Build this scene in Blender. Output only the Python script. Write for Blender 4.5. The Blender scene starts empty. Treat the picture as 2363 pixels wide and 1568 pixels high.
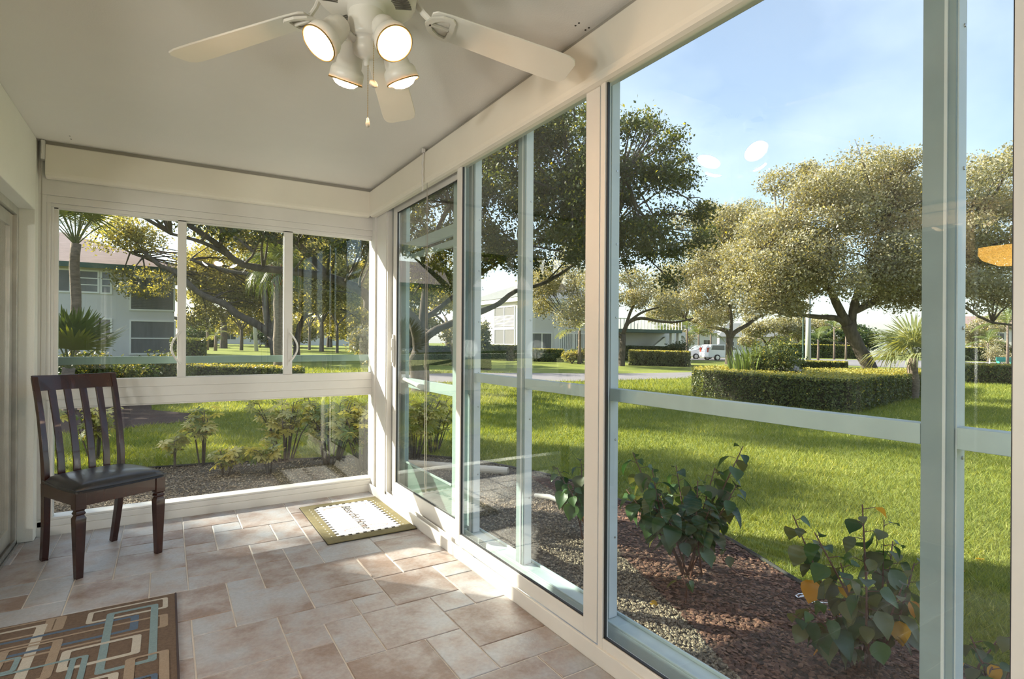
import bpy, math, random
import numpy as np
from mathutils import Vector, Matrix
D=bpy.data; S=bpy.context.scene; COL=S.collection
rnd=random.Random(7); rng=np.random.default_rng(11)
PI=math.pi
# ------------------------------------------------------------------ camera
F_,PX0,PY0=1287.6,1181.5,786.4
YAW,ROLL=math.radians(31.766),math.radians(.357)
CAM=Vector((0,0,1.22))
fw=Vector((math.sin(YAW),math.cos(YAW),0)); r0=Vector((math.cos(YAW),-math.sin(YAW),0)); u0=Vector((0,0,1))
cr=r0*math.cos(ROLL)+u0*math.sin(ROLL); cu=-r0*math.sin(ROLL)+u0*math.cos(ROLL)
cam=D.cameras.new('camera'); camo=D.objects.new('camera',cam); COL.objects.link(camo)
m=Matrix((cr,cu,-fw)).transposed().to_4x4(); m.translation=CAM; camo.matrix_world=m
cam.sensor_width=36; cam.lens=F_/2363*36; cam.shift_y=(PY0-784)/2363; cam.clip_start=.02; cam.clip_end=600
S.camera=camo
# ------------------------------------------------------------------ world, sun, exposure
SUN_AZ,SUN_EL=math.radians(-41),math.radians(29)
sdir=Vector((math.sin(SUN_AZ)*math.cos(SUN_EL),math.cos(SUN_AZ)*math.cos(SUN_EL),math.sin(SUN_EL)))
W=D.worlds.new('world'); S.world=W; W.use_nodes=True
nt=W.node_tree; nt.nodes.clear()
def N(nt,t,**k):
    n=nt.nodes.new(t)
    for a,b in k.items(): setattr(n,a,b)
    return n
o=N(nt,'ShaderNodeOutputWorld'); bg=N(nt,'ShaderNodeBackground'); sky=N(nt,'ShaderNodeTexSky')
sky.sky_type='NISHITA'; sky.sun_disc=False; sky.sun_elevation=SUN_EL; sky.sun_rotation=SUN_AZ
sky.air_density=1.0; sky.dust_density=1.2; sky.ozone_density=1.2
tc=N(nt,'ShaderNodeTexCoord'); mp=N(nt,'ShaderNodeMapping'); mp.inputs['Scale'].default_value=(1.2,3.2,5)
mp.inputs['Rotation'].default_value=(0,.25,.6)
nz=N(nt,'ShaderNodeTexNoise'); nz.inputs['Scale'].default_value=1.3; nz.inputs['Detail'].default_value=5
rp=N(nt,'ShaderNodeMapRange'); rp.inputs[1].default_value=.42; rp.inputs[2].default_value=.8; rp.inputs[3].default_value=.16; rp.inputs[4].default_value=.42
mx=N(nt,'ShaderNodeMix',data_type='RGBA'); mx.inputs[7].default_value=(6.3,6.8,7.6,1)
L=nt.links.new
L(tc.outputs['Generated'],mp.inputs[0]); L(mp.outputs[0],nz.inputs['Vector']); L(nz.outputs[0],rp.inputs[0])
L(rp.outputs[0],mx.inputs[0]); L(sky.outputs[0],mx.inputs[6]); L(mx.outputs[2],bg.inputs[0]); L(bg.outputs[0],o.inputs[0])
bg.inputs[1].default_value=.165
sun=D.lights.new('sun','SUN'); sun.energy=9.5; sun.angle=math.radians(.6); sun.color=(1,.9,.74)
suno=D.objects.new('sun',sun); COL.objects.link(suno); suno.rotation_euler=sdir.to_track_quat('Z','Y').to_euler()
suno.location=(-5,8,9)
BULB_E=95.0; FILL_W=66.0; PEND_E=6.0
vs=S.view_settings; vs.view_transform='Standard'; vs.look='None'; vs.gamma=1; vs.exposure=.82; vs.use_curve_mapping=False
# ------------------------------------------------------------------ pixel helpers (photo pixels -> places in the world)
def ray(x,y): return cr*((x-PX0)/F_)-cu*((y-PY0)/F_)+fw
def gz(x,y):
    p=Vector((x,y,0)); return -.1-.0174*(p.dot(r0)+.2*p.dot(fw))
def onZ(x,y,z): d=ray(x,y); return CAM+d*((z-CAM.z)/d.z)
def onX(x,y,X): d=ray(x,y); return CAM+d*(X/d.x)
def onY(x,y,Y): d=ray(x,y); return CAM+d*(Y/d.y)
def at(x,y,w): return CAM+ray(x,y)*w
def ground(x,y):
    d=ray(x,y); n=Vector((0,0,1))+r0*.0174+fw*.00348   # n.p = -.1
    t=(-.1-n.dot(CAM))/n.dot(d); return CAM+d*t
def gw(x,w):   # ground point in the direction of photo column x at depth w
    p=at(x,786,w); return Vector((p.x,p.y,gz(p.x,p.y)))
# ------------------------------------------------------------------ mesh builder
class MB:
    def __init__(s): s.v=[]; s.f=[]; s.mi=[]
    def add(s,vs,fs,mi=0):
        k=len(s.v); s.v+= [tuple(p) for p in vs]; s.f+=[tuple(i+k for i in f) for f in fs]; s.mi+=[mi]*len(fs); return s
    def box(s,x0,x1,y0,y1,z0,z1,mi=0):
        v=[(x0,y0,z0),(x1,y0,z0),(x1,y1,z0),(x0,y1,z0),(x0,y0,z1),(x1,y0,z1),(x1,y1,z1),(x0,y1,z1)]
        return s.add(v,[(0,3,2,1),(4,5,6,7),(0,1,5,4),(1,2,6,5),(2,3,7,6),(3,0,4,7)],mi)
    def obox(s,M,sx,sy,sz,mi=0):
        v=[M@Vector((a*sx/2,b*sy/2,c*sz/2)) for c in (-1,1) for a,b in ((-1,-1),(1,-1),(1,1),(-1,1))]
        return s.add(v,[(0,3,2,1),(4,5,6,7),(0,1,5,4),(1,2,6,5),(2,3,7,6),(3,0,4,7)],mi)
    def tube(s,pts,rad,n=6,cap=True,mi=0,flat=1):
        pts=[Vector(p) for p in pts]
        if not hasattr(rad,'__len__'): rad=[rad]*len(pts)
        k=len(s.v); ref=Vector((.31,.17,.93))
        for i,p in enumerate(pts):
            t=(pts[min(i+1,len(pts)-1)]-pts[max(i-1,0)]).normalized()
            a=t.cross(ref)
            if a.length<.05: a=t.cross(Vector((1,0,0)))
            a.normalize(); b=t.cross(a)
            for j in range(n):
                th=2*PI*j/n; s.v.append(tuple(p+(a*math.cos(th)+b*math.sin(th)*flat)*rad[i]))
        for i in range(len(pts)-1):
            for j in range(n):
                s.f.append((k+i*n+j,k+i*n+(j+1)%n,k+(i+1)*n+(j+1)%n,k+(i+1)*n+j)); s.mi.append(mi)
        if cap:
            s.f.append(tuple(k+j for j in reversed(range(n)))); s.f.append(tuple(k+(len(pts)-1)*n+j for j in range(n))); s.mi+=[mi,mi]
        return s
    def lathe(s,prof,M=Matrix(),n=20,mi=0):
        k=len(s.v)
        for r,z in prof:
            for j in range(n):
                th=2*PI*j/n; s.v.append(tuple(M@Vector((r*math.cos(th),r*math.sin(th),z))))
        for i in range(len(prof)-1):
            for j in range(n):
                s.f.append((k+i*n+j,k+i*n+(j+1)%n,k+(i+1)*n+(j+1)%n,k+(i+1)*n+j)); s.mi.append(mi)
        return s
    def prism(s,poly,M,h,mi=0):   # polygon in local xy, extruded along local z by h
        n=len(poly); v=[M@Vector((a,b,0)) for a,b in poly]+[M@Vector((a,b,h)) for a,b in poly]
        f=[tuple(reversed(range(n))),tuple(range(n,2*n))]+[(i,(i+1)%n,n+(i+1)%n,n+i) for i in range(n)]
        return s.add(v,f,mi)
    def mesh(s,name,mats,smooth=False):
        me=D.meshes.new(name); me.from_pydata(s.v,[],s.f)
        for m_ in (mats if isinstance(mats,(list,tuple)) else [mats]): me.materials.append(m_)
        me.polygons.foreach_set('material_index',s.mi)
        if smooth: me.polygons.foreach_set('use_smooth',[True]*len(me.polygons))
        me.update(); return me
    def build(s,name,mats,parent=None,bevel=0,smooth=False,seg=2):
        ob=link(name,s.mesh(name,mats,smooth),parent)
        if bevel:
            b=ob.modifiers.new('bevel','BEVEL'); b.width=bevel; b.segments=seg; b.limit_method='ANGLE'; b.angle_limit=.6
            if seg>1:
                ob.data.polygons.foreach_set('use_smooth',[True]*len(ob.data.polygons)); b.harden_normals=True
        return ob
def link(name,me,parent=None,loc=None,rot=None,scale=None):
    ob=D.objects.new(name,me); COL.objects.link(ob)
    if parent is not None: ob.parent=parent
    if loc is not None: ob.location=loc
    if rot is not None: ob.rotation_euler=rot
    if scale is not None: ob.scale=scale if hasattr(scale,'__len__') else (scale,)*3
    return ob
def tag(ob,label=None,cat=None,group=None,kind=None):
    if label: ob['label']=label
    if cat: ob['category']=cat
    if group: ob['group']=group
    if kind: ob['kind']=kind
    return ob
def thing(name,label,cat,loc=(0,0,0),rz=0,group=None):
    ob=D.objects.new(name,None); ob.empty_display_size=.1; COL.objects.link(ob); ob.location=loc; ob.rotation_euler=(0,0,rz)
    return tag(ob,label,cat,group)
def struct(name,mb,mat,bevel=0):
    ob=mb.build(name,mat,None,bevel); ob['kind']='structure'; return ob
def sempty(name):
    ob=D.objects.new(name,None); COL.objects.link(ob); ob['kind']='structure'; return ob
def npmesh(name,verts,nper,mat,tone=None):
    """verts (N*nper,3): N separate polygons of nper corners"""
    n=len(verts)//nper; me=D.meshes.new(name)
    me.vertices.add(len(verts)); me.vertices.foreach_set('co',verts.astype(np.float32).ravel())
    me.loops.add(len(verts)); me.loops.foreach_set('vertex_index',np.arange(len(verts),dtype=np.int32))
    me.polygons.add(n); me.polygons.foreach_set('loop_start',np.arange(0,len(verts),nper,dtype=np.int32))
    if tone is not None:
        a=me.attributes.new('tone','FLOAT','POINT'); a.data.foreach_set('value',np.repeat(tone,nper).astype(np.float32))
    me.materials.append(mat); me.update(calc_edges=True); return me
# ------------------------------------------------------------------ materials
def mat(name,col,rough=.5,metal=0,var=0,vscale=6,col2=None,bump=0,bscale=60,spec=.5,coat=0,coords='Object',lo=.35,hi=.65,stretch=None):
    m_=D.materials.new(name); m_.use_nodes=True; t=m_.node_tree; b=t.nodes['Principled BSDF']
    b.inputs['Base Color'].default_value=(*col,1); b.inputs['Roughness'].default_value=rough; b.inputs['Metallic'].default_value=metal
    b.inputs['Specular IOR Level'].default_value=spec; b.inputs['Coat Weight'].default_value=coat
    tcn=N(t,'ShaderNodeTexCoord'); vec=tcn.outputs[coords]
    if stretch:
        mm=N(t,'ShaderNodeMapping'); mm.inputs['Scale'].default_value=stretch; t.links.new(vec,mm.inputs[0]); vec=mm.outputs[0]
    if var or col2:
        n=N(t,'ShaderNodeTexNoise'); n.inputs['Scale'].default_value=vscale; n.inputs['Detail'].default_value=6; n.inputs['Roughness'].default_value=.6
        t.links.new(vec,n.inputs['Vector'])
        r=N(t,'ShaderNodeMapRange'); r.inputs[1].default_value=lo; r.inputs[2].default_value=hi; t.links.new(n.outputs[0],r.inputs[0])
        x=N(t,'ShaderNodeMix',data_type='RGBA'); x.inputs[6].default_value=(*col,1)
        c2=col2 if col2 else tuple(c*(1-var) for c in col); x.inputs[7].default_value=(*c2,1)
        t.links.new(r.outputs[0],x.inputs[0]); t.links.new(x.outputs[2],b.inputs['Base Color'])
    if bump:
        n2=N(t,'ShaderNodeTexNoise'); n2.inputs['Scale'].default_value=bscale; n2.inputs['Detail'].default_value=4; t.links.new(vec,n2.inputs['Vector'])
        bp=N(t,'ShaderNodeBump'); bp.inputs['Strength'].default_value=bump; bp.inputs['Distance'].default_value=.01
        t.links.new(n2.outputs[0],bp.inputs['Height']); t.links.new(bp.outputs[0],b.inputs['Normal'])
    return m_
def emis(name,col,st):
    m_=D.materials.new(name); m_.use_nodes=True; t=m_.node_tree; b=t.nodes['Principled BSDF']
    b.inputs['Base Color'].default_value=(*col,1); b.inputs['Emission Color'].default_value=(*col,1); b.inputs['Emission Strength'].default_value=st; return m_
def glassmat(name,tint=(.96,.985,.975),f0=.045):
    m_=D.materials.new(name); m_.use_nodes=True; t=m_.node_tree; t.nodes.clear()
    out=N(t,'ShaderNodeOutputMaterial'); tr=N(t,'ShaderNodeBsdfTransparent'); gl=N(t,'ShaderNodeBsdfGlossy'); mx=N(t,'ShaderNodeMixShader')
    lw=N(t,'ShaderNodeLayerWeight'); lw.inputs[0].default_value=.5
    pw=N(t,'ShaderNodeMath',operation='POWER'); pw.inputs[1].default_value=5
    mr=N(t,'ShaderNodeMapRange'); mr.inputs[3].default_value=f0; mr.inputs[4].default_value=1
    tr.inputs[0].default_value=(*tint,1); gl.inputs['Roughness'].default_value=0; gl.inputs[0].default_value=(1,1,1,1)
    l=t.links.new; l(lw.outputs['Facing'],pw.inputs[0]); l(pw.outputs[0],mr.inputs[0]); l(mr.outputs[0],mx.inputs[0]); l(tr.outputs[0],mx.inputs[1]); l(gl.outputs[0],mx.inputs[2]); l(mx.outputs[0],out.inputs[0])
    return m_
def leafmat(name,c1,c2,trans=.35,rough=.45,attr=True,spec=.4,c3=None):
    m_=D.materials.new(name); m_.use_nodes=True; t=m_.node_tree; b=t.nodes['Principled BSDF']; out=t.nodes['Material Output']
    b.inputs['Roughness'].default_value=rough; b.inputs['Specular IOR Level'].default_value=spec
    rampn=N(t,'ShaderNodeValToRGB'); e=rampn.color_ramp.elements; e[0].color=(*c1,1); e[1].color=(*c2,1)
    if c3: q=rampn.color_ramp.elements.new(.86); q.color=(*c2,1); e[-1].color=(*c3,1)
    if attr: a=N(t,'ShaderNodeAttribute'); a.attribute_name='tone'; src=a.outputs['Fac']
    else: a=N(t,'ShaderNodeObjectInfo'); src=a.outputs['Random']
    tl=N(t,'ShaderNodeBsdfTranslucent'); mx=N(t,'ShaderNodeMixShader'); mx.inputs[0].default_value=trans
    br=N(t,'ShaderNodeMix',data_type='RGBA',blend_type='MULTIPLY'); br.inputs[0].default_value=1; br.inputs[7].default_value=(1.9,1.6,.5,1)
    l=t.links.new; l(src,rampn.inputs[0]); l(rampn.outputs[0],b.inputs['Base Color']); l(rampn.outputs[0],br.inputs[6]); l(br.outputs[2],tl.inputs[0])
    l(b.outputs[0],mx.inputs[1]); l(tl.outputs[0],mx.inputs[2]); l(mx.outputs[0],out.inputs[0]); return m_
M=dict(
 wall=mat('wall_paint',(.74,.74,.69),.8,var=.05,vscale=2,bump=.12,bscale=160),
 ceil=mat('ceiling_paint',(.80,.78,.74),.85,var=.04,vscale=1.2,bump=.1,bscale=140),
 val=mat('valance_vinyl',(.79,.75,.66),.55,var=.04,vscale=3),
 white=mat('white_aluminium',(.72,.705,.68),.38,var=.06,vscale=4,spec=.5),
 groove=mat('shadow_gap_and_chain',(.35,.33,.29),.6),  # shade of the valance gap put into the colour; chain cord shares it
 gasket=mat('black_gasket',(.02,.022,.025),.5),
 track=mat('track_metal',(.42,.42,.40),.35,metal=.7,var=.3,vscale=20),
 sage=mat('painted_screen_frame',(.29,.36,.38),.42,var=.12,vscale=5,bump=.05,bscale=80), sagel=mat('painted_rail',(.50,.60,.61),.42,var=.12,vscale=5), sagem=mat('door_frame_paint',(.36,.46,.44),.42,var=.12,vscale=5), sagew=mat('lit_flange_and_corner',(.70,.73,.75),.42,var=.1,vscale=5), sageg=mat('green_rail',(.13,.20,.175),.42,var=.12,vscale=5),  # sagew: light on the post sides put into the colour; corner post shares it
 screw=mat('screw_steel',(.45,.45,.46),.35,metal=.9),
 alu=mat('bare_aluminium',(.55,.54,.50),.35,metal=.6,var=.2,vscale=8),
 glass=glassmat('window_glass'), glass2=glassmat('far_glass',(.80,.9,.88),.06),
 wood=mat('mahogany_stain',(.020,.006,.005),.24,var=.4,vscale=3,col2=(.042,.011,.007),spec=.5,coat=.35,stretch=(14,14,2)),
 leather=mat('black_vinyl',(.018,.018,.022),.3,var=.3,vscale=12,bump=.12,bscale=260,spec=.6,coat=.15),
 grout=mat('grout',(.72,.69,.65),.9,var=.12,vscale=8),
 fan=mat('fan_white',(.80,.77,.70),.35,var=.04,vscale=6), fandark=mat('fan_slot',(.10,.09,.07),.6),
 brass=mat('brass_chain',(.55,.40,.16),.3,metal=.9), lampint=mat('reflector',(.9,.85,.72),.3),
 bulb=emis('bulb_glow',(1,.64,.36),BULB_E), rim=mat('cup_rim',(.30,.20,.07),.4,metal=.5),
 fob=mat('fan_fob',(.62,.56,.46),.4,var=.3,vscale=120),
 rug=mat('rug_brown',(.185,.125,.088),.95,var=.25,vscale=90,bump=.8,bscale=420,coords='Object'),
 piping=mat('rug_piping',(.045,.032,.035),.9), cream=mat('rug_cream',(.60,.56,.49),.95,var=.15,vscale=150,bump=.8,bscale=420),
 tan=mat('rug_tan',(.40,.31,.23),.95,var=.15,vscale=150,bump=.8,bscale=420), lblue=mat('rug_light_blue',(.25,.36,.39),.95,var=.15,vscale=150,bump=.8,bscale=420),
 dblue=mat('rug_denim_blue',(.11,.17,.26),.95,var=.15,vscale=150,bump=.8,bscale=420),
 olive=mat('mat_olive',(.22,.19,.095),.95,var=.25,vscale=20,bump=.5,bscale=300), matw=mat('mat_white',(.80,.79,.78),.9,bump=.3,bscale=300),
 matk=mat('mat_dark',(.035,.03,.028),.9), matp=mat('mat_pink',(.55,.30,.26),.9), matred=mat('mat_rust',(.35,.10,.06),.9), rubber=mat('mat_rubber',(.02,.02,.015),.8),
 bark=mat('oak_bark',(.12,.098,.08),.95,var=.6,vscale=6,bump=1,bscale=22,stretch=(1,1,.4)),
 palmbark=mat('palm_bark',(.23,.18,.14),.95,var=.5,vscale=7,bump=1,bscale=14,stretch=(1,1,3)),
 stem=mat('red_stem',(.13,.055,.04),.7,var=.3,vscale=30),
 stemg=mat('green_stem',(.10,.12,.04),.7),
 stucco=mat('white_stucco',(.66,.645,.635),.9,var=.06,vscale=.7,bump=.2,bscale=30),
 shingle=mat('pink_grey_shingle',(.30,.215,.205),.95,var=.3,vscale=3,stretch=(.6,.6,9)),
 shingleg=mat('grey_shingle',(.24,.25,.245),.95,var=.2,vscale=3,stretch=(.6,.6,9)),
 fascia=mat('green_fascia',(.05,.10,.085),.6), pane=mat('dark_pane',(.085,.095,.10),.15,var=.4,vscale=.8,spec=.8), screen=mat('grey_screen',(.17,.175,.18),.7,var=.2,vscale=1.5,stretch=(5,5,.5)),
 frame=mat('far_window_frame',(.80,.79,.75),.6), blind=mat('far_blind',(.15,.15,.15),.7),
 road=mat('asphalt',(.23,.215,.225),.95,var=.2,vscale=2.5), soil=mat('mulch_soil',(.085,.042,.028),.95,var=.6,vscale=30,bump=1,bscale=60),
 gravelb=mat('gravel_bed',(.16,.13,.10),.95,var=.5,vscale=60,bump=1,bscale=90), edging=mat('black_edging',(.03,.028,.028),.7,var=.3,vscale=10),
 pipe=mat('cream_pipe',(.72,.62,.50),.5,var=.12,vscale=6), hose=mat('white_hose',(.75,.74,.70),.5),
 rock=mat('boulder',(.34,.30,.27),.95,var=.35,vscale=3,bump=1,bscale=9), carp=mat('white_car_paint',(.82,.82,.84),.2,coat=.6),
 carg=mat('car_window',(.05,.07,.08),.08,spec=.8), tyre=mat('tyre',(.02,.02,.02),.8), hub=mat('wheel_hub',(.5,.5,.52),.3,metal=.8), tail=mat('tail_lamp',(.5,.03,.02),.3),
 post=mat('grey_post',(.42,.43,.42),.6), bench=mat('green_bench',(.03,.28,.22),.5), pvb=mat('vertical_blind',(.50,.42,.33),.7,var=.2,vscale=10,stretch=(1,1,.1)),
 dark=mat('inner_room',(.20,.17,.13),.9), amber=emis('amber_bowl',(1,.50,.10),PEND_E), paper=mat('litter',(.8,.8,.82),.7),
 thatch=mat('palm_boots',(.35,.13,.06),.95,var=.4,vscale=10),hole=mat('screw_hole',(.02,.015,.01),.9), metalbox=mat('black_box',(.02,.02,.02),.5),
)
LF=dict(
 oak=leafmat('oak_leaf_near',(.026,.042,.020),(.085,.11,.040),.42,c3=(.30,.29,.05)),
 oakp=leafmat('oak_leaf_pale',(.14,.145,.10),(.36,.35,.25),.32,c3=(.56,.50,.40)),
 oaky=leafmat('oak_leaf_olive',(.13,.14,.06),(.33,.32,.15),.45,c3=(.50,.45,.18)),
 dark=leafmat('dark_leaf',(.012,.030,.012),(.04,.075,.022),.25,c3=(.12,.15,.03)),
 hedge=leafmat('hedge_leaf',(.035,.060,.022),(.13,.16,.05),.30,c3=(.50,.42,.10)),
 hedget=leafmat('hedge_sunlit_leaf',(.20,.21,.05),(.46,.42,.10),.30,c3=(.65,.48,.12)),  # sunlight on hedge tops put into the leaf colour
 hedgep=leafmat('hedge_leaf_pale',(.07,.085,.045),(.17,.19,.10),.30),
 palm=leafmat('palm_leaf',(.13,.17,.07),(.34,.36,.19),.30,attr=False), palmd=leafmat('palm_leaf_dark',(.05,.085,.02),(.13,.16,.035),.30,attr=False),
 schef=leafmat('variegated_leaf',(.12,.17,.05),(.60,.56,.24),.42,attr=False),
 big=leafmat('broad_leaf_green',(.018,.060,.030),(.06,.125,.035),.30,attr=False,rough=.38),
 bigo=leafmat('broad_leaf_olive',(.065,.085,.045),(.14,.15,.06),.30,attr=False), bigy=leafmat('broad_leaf_orange',(.50,.20,.02),(.60,.35,.03),.35,attr=False),
 grass=leafmat('grass_blade',(.10,.15,.035),(.28,.32,.075),.40,rough=.6,spec=.2,c3=(.52,.50,.22)),
 reed=leafmat('reed_leaf',(.04,.08,.02),(.16,.22,.05),.35),
)
# ------------------------------------------------------------------ setting: floor with tiles
XR,YB,XL,H=1.387,4.42,-.67,2.42; YR=-1.7
def tilemat():
    m_=D.materials.new('slate_tile'); m_.use_nodes=True; t=m_.node_tree; b=t.nodes['Principled BSDF']; l=t.links.new
    g=N(t,'ShaderNodeNewGeometry'); oi=N(t,'ShaderNodeObjectInfo')
    cm=N(t,'ShaderNodeCombineXYZ'); mu=N(t,'ShaderNodeMath',operation='MULTIPLY'); mu.inputs[1].default_value=37; l(oi.outputs['Random'],mu.inputs[0]); l(mu.outputs[0],cm.inputs[2])
    ad=N(t,'ShaderNodeVectorMath',operation='ADD'); l(g.outputs['Position'],ad.inputs[0]); l(cm.outputs[0],ad.inputs[1])
    n1=N(t,'ShaderNodeTexNoise'); n1.inputs['Scale'].default_value=5.5; n1.inputs['Detail'].default_value=7; n1.inputs['Roughness'].default_value=.62; l(ad.outputs[0],n1.inputs['Vector'])
    r=N(t,'ShaderNodeValToRGB'); e=r.color_ramp.elements; e[0].position=.34; e[0].color=(.235,.17,.14,1); e[1].position=.66; e[1].color=(.36,.375,.405,1)
    q=r.color_ramp.elements.new(.5); q.color=(.335,.30,.29,1)
    sh=N(t,'ShaderNodeMath',operation='MULTIPLY_ADD'); sh.inputs[1].default_value=.22; l(oi.outputs['Random'],sh.inputs[0]); sh2=N(t,'ShaderNodeMath',operation='ADD'); sh2.inputs[1].default_value=-.11
    l(n1.outputs[0],sh.inputs[2]); l(sh.outputs[0],sh2.inputs[0]); l(sh2.outputs[0],r.inputs[0])
    n2=N(t,'ShaderNodeTexNoise'); n2.inputs['Scale'].default_value=70; n2.inputs['Detail'].default_value=5; l(ad.outputs[0],n2.inputs['Vector'])
    x=N(t,'ShaderNodeMix',data_type='RGBA',blend_type='SOFT_LIGHT'); x.inputs[0].default_value=.35; l(r.outputs[0],x.inputs[6]); l(n2.outputs[0],x.inputs[7]); l(x.outputs[2],b.inputs['Base Color'])
    bp=N(t,'ShaderNodeBump'); bp.inputs['Strength'].default_value=.18; bp.inputs['Distance'].default_value=.008; l(n2.outputs[0],bp.inputs['Height']); l(bp.outputs[0],b.inputs['Normal'])
    b.inputs['Roughness'].default_value=.42; b.inputs['Specular IOR Level'].default_value=.45; return m_
M['tile']=tilemat()
floor=struct('floor',MB().box(-.84,1.46,YR-.1,YB+.02,-.25,-.004),M['grout'])
X_=lambda i:-.548+.1613*i
Y_=lambda j:4.46-.1672*j
given=[(4,0,6,2),(2,0,4,2),(6,0,8,3),(5,2,6,3),(4,2,5,4),(4,4,5,5),(5,3,7,5),(7,3,8,5),(4,5,6,7),(4,7,6,8),(6,5,8,6),(6,6,7,7),(6,7,7,9),(7,6,8,8),(8,6,10,8),(8,4,10,6),
(7,8,9,10),(7,10,9,11),(9,8,10,10),(10,7,12,9),(10,9,12,10),(10,5,12,7),(5,8,6,9),(5,9,7,11),(3,8,5,10),(4,10,5,11),(4,11,6,13),(4,13,6,14),(3,10,4,12),(3,12,4,13),(1,8,3,9),
(6,9,7,9.0),(6,11,8,12),(8,11,9,12),(6,12,7,13),(7,12,8,14),(6,13,7,15),(8,12,10,14),(9,10,11,12),(10,12,11,13),(11,10,12,11),(11,11,12,13),(10,13,12,15),(10,15,12,16),(9,14,10,16),(7,14,9,16),
(11,16,12,17),(9,16,11,18),(2,2,4,3),(2,3,4,4),(2,4,4,6),(3,6,4,8),(1,6,3,8),(0,5,1,7),(0,3,2,5),(1,5,2,6),(-1,7,1,9),(-1,6,0,7),(-2,5,0,6),(-2,3,0,5),(0,0,1,3),(1,0,2,3),(-1,0,0,3)]
occ={}; tiles=[]
def put(t):
    x0,y0,x1,y1=t
    if x1<=x0 or y1<=y0: return False
    cs=[(a,b) for a in range(x0,x1) for b in range(int(y0),int(y1))]
    if any(c in occ for c in cs) or x1>12 or x0<-2: return False
    for c in cs: occ[c]=1
    tiles.append((x0,y0,x1,y1)); return True
for t in given: put(tuple(int(v) for v in t))
for j in range(0,38):
    for i in range(-2,12):
        if (i,j) in occ: continue
        for (a,b) in rnd.choice([((2,2),(1,2),(2,1),(1,1)),((2,2),(2,1),(1,2),(1,1)),((1,2),(2,2),(1,1)),((2,1),(2,2),(1,1))]):
            if put((i,j,i+a,j+b)): break
tcache={}
for (a,b,c,d) in tiles:
    x0,x1=X_(a),X_(c); y1,y0=Y_(b),Y_(d); y1=min(y1,YB); x0=max(x0,-.835)
    if y0>=YB or y1<YR or x1<=x0: continue
    y0=max(y0,YR)
    w,h=round(x1-x0-.006,4),round(y1-y0-.006,4); k=(w,h)
    if k not in tcache:
        mb=MB(); e=.0025; zt=0.0
        mb.add([(-w/2,-h/2,-.008),(w/2,-h/2,-.008),(w/2,h/2,-.008),(-w/2,h/2,-.008),(-w/2,-h/2,zt-.002),(w/2,-h/2,zt-.002),(w/2,h/2,zt-.002),(-w/2,h/2,zt-.002),
                (-w/2+e,-h/2+e,zt),(w/2-e,-h/2+e,zt),(w/2-e,h/2-e,zt),(-w/2+e,h/2-e,zt)],
               [(0,3,2,1),(0,1,5,4),(1,2,6,5),(2,3,7,6),(3,0,4,7),(4,5,9,8),(5,6,10,9),(6,7,11,10),(7,4,8,11),(8,9,10,11)])
        tcache[k]=mb.mesh('tile',M['tile'])
    link('tile',tcache[k],floor,((x0+x1)/2,(y0+y1)/2,0))
# ------------------------------------------------------------------ ceiling, walls
ceil=struct('ceiling',MB().box(-4.2,1.56,YR-.1,4.56,H,H+.16),M['ceil'])
mh=MB()
for (x,y) in ((1328,59),(1336,53),(1351,69),(1359,64),(161,314),(164,321)):
    p=onZ(x,y,H); mh.lathe([(0,-.001),(.004,-.0012),(.004,.0)],Matrix.Translation((p.x,p.y,H)),8)
mh.build('screw_hole',M['hole'],ceil)
wl=struct('wall_left',MB().box(XL-.12,XL,4.34,YB+.1,0,H).box(XL-.12,XL,YR,4.34,1.985,H).box(XL-.12,XL,YR,-1.0,0,1.985),M['wall'],.006)
struct('wall_rear',MB().box(-.8,1.45,YR-.1,YR,0,H),M['wall'])
struct('wall_back',MB().box(-.72,1.5,YB+.005,YB+.13,2.2,H).box(-.70,-.640,YB+.012,YB+.13,0,2.2),M['wall'])
# adjoining room seen only through the left sliding door and as a reflection
struct('wall_inner',MB().box(-4.2,-4.1,YR,4.5,-.02,H).box(-4.2,-.8,4.40,4.5,-.02,H).box(-4.2,-.8,YR-.1,YR,-.02,H),M['dark'])
struct('floor_inner',MB().box(-4.2,-.86,YR,4.4,-.12,-.02),M['dark'])
# valances (roll shutter housings)
def valance(name,prof,p0,p1,inn,mat_):
    mb=MB(); n=len(prof); v=[]
    for e in (p0,p1):
        for d,z in prof: v.append(Vector((e[0],e[1],z))+Vector(inn)*d)
    f=[tuple(range(n)),tuple(range(2*n-1,n-1,-1))]+[(i,i+n,(i+1)%n+n,(i+1)%n) for i in range(n)]
    return mb.add(v,f)
prof=[(-.055,2.395),(-.004,2.395),(0,2.39),(0,2.225),(-.003,2.21),(-.012,2.20),(-.03,2.195),(-.055,2.195)]
trim_1=struct('trim_1',valance('v',prof,(-.63,4.365),(1.37,4.365),(0,-1,0),0),M['val'])
trim_2=struct('trim_2',valance('v',prof,(1.365,4.37),(1.365,YR),(-1,0,0),0),M['val'])
MB().box(-.65,1.42,4.385,4.42,2.395,H).build('shadow_gap_strip',M['groove'],trim_1)  # dark strips standing for the shade between valance and ceiling
MB().box(1.385,1.42,YR,4.42,2.395,H).build('shadow_gap_strip',M['groove'],trim_2)
eb=MB(); eb.box(-.652,-.632,4.36,4.418,2.30,2.417).box(-.648,-.640,4.355,4.37,2.33,2.417)
eb.build('end_bracket',M['white'],trim_1,.003)
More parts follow.
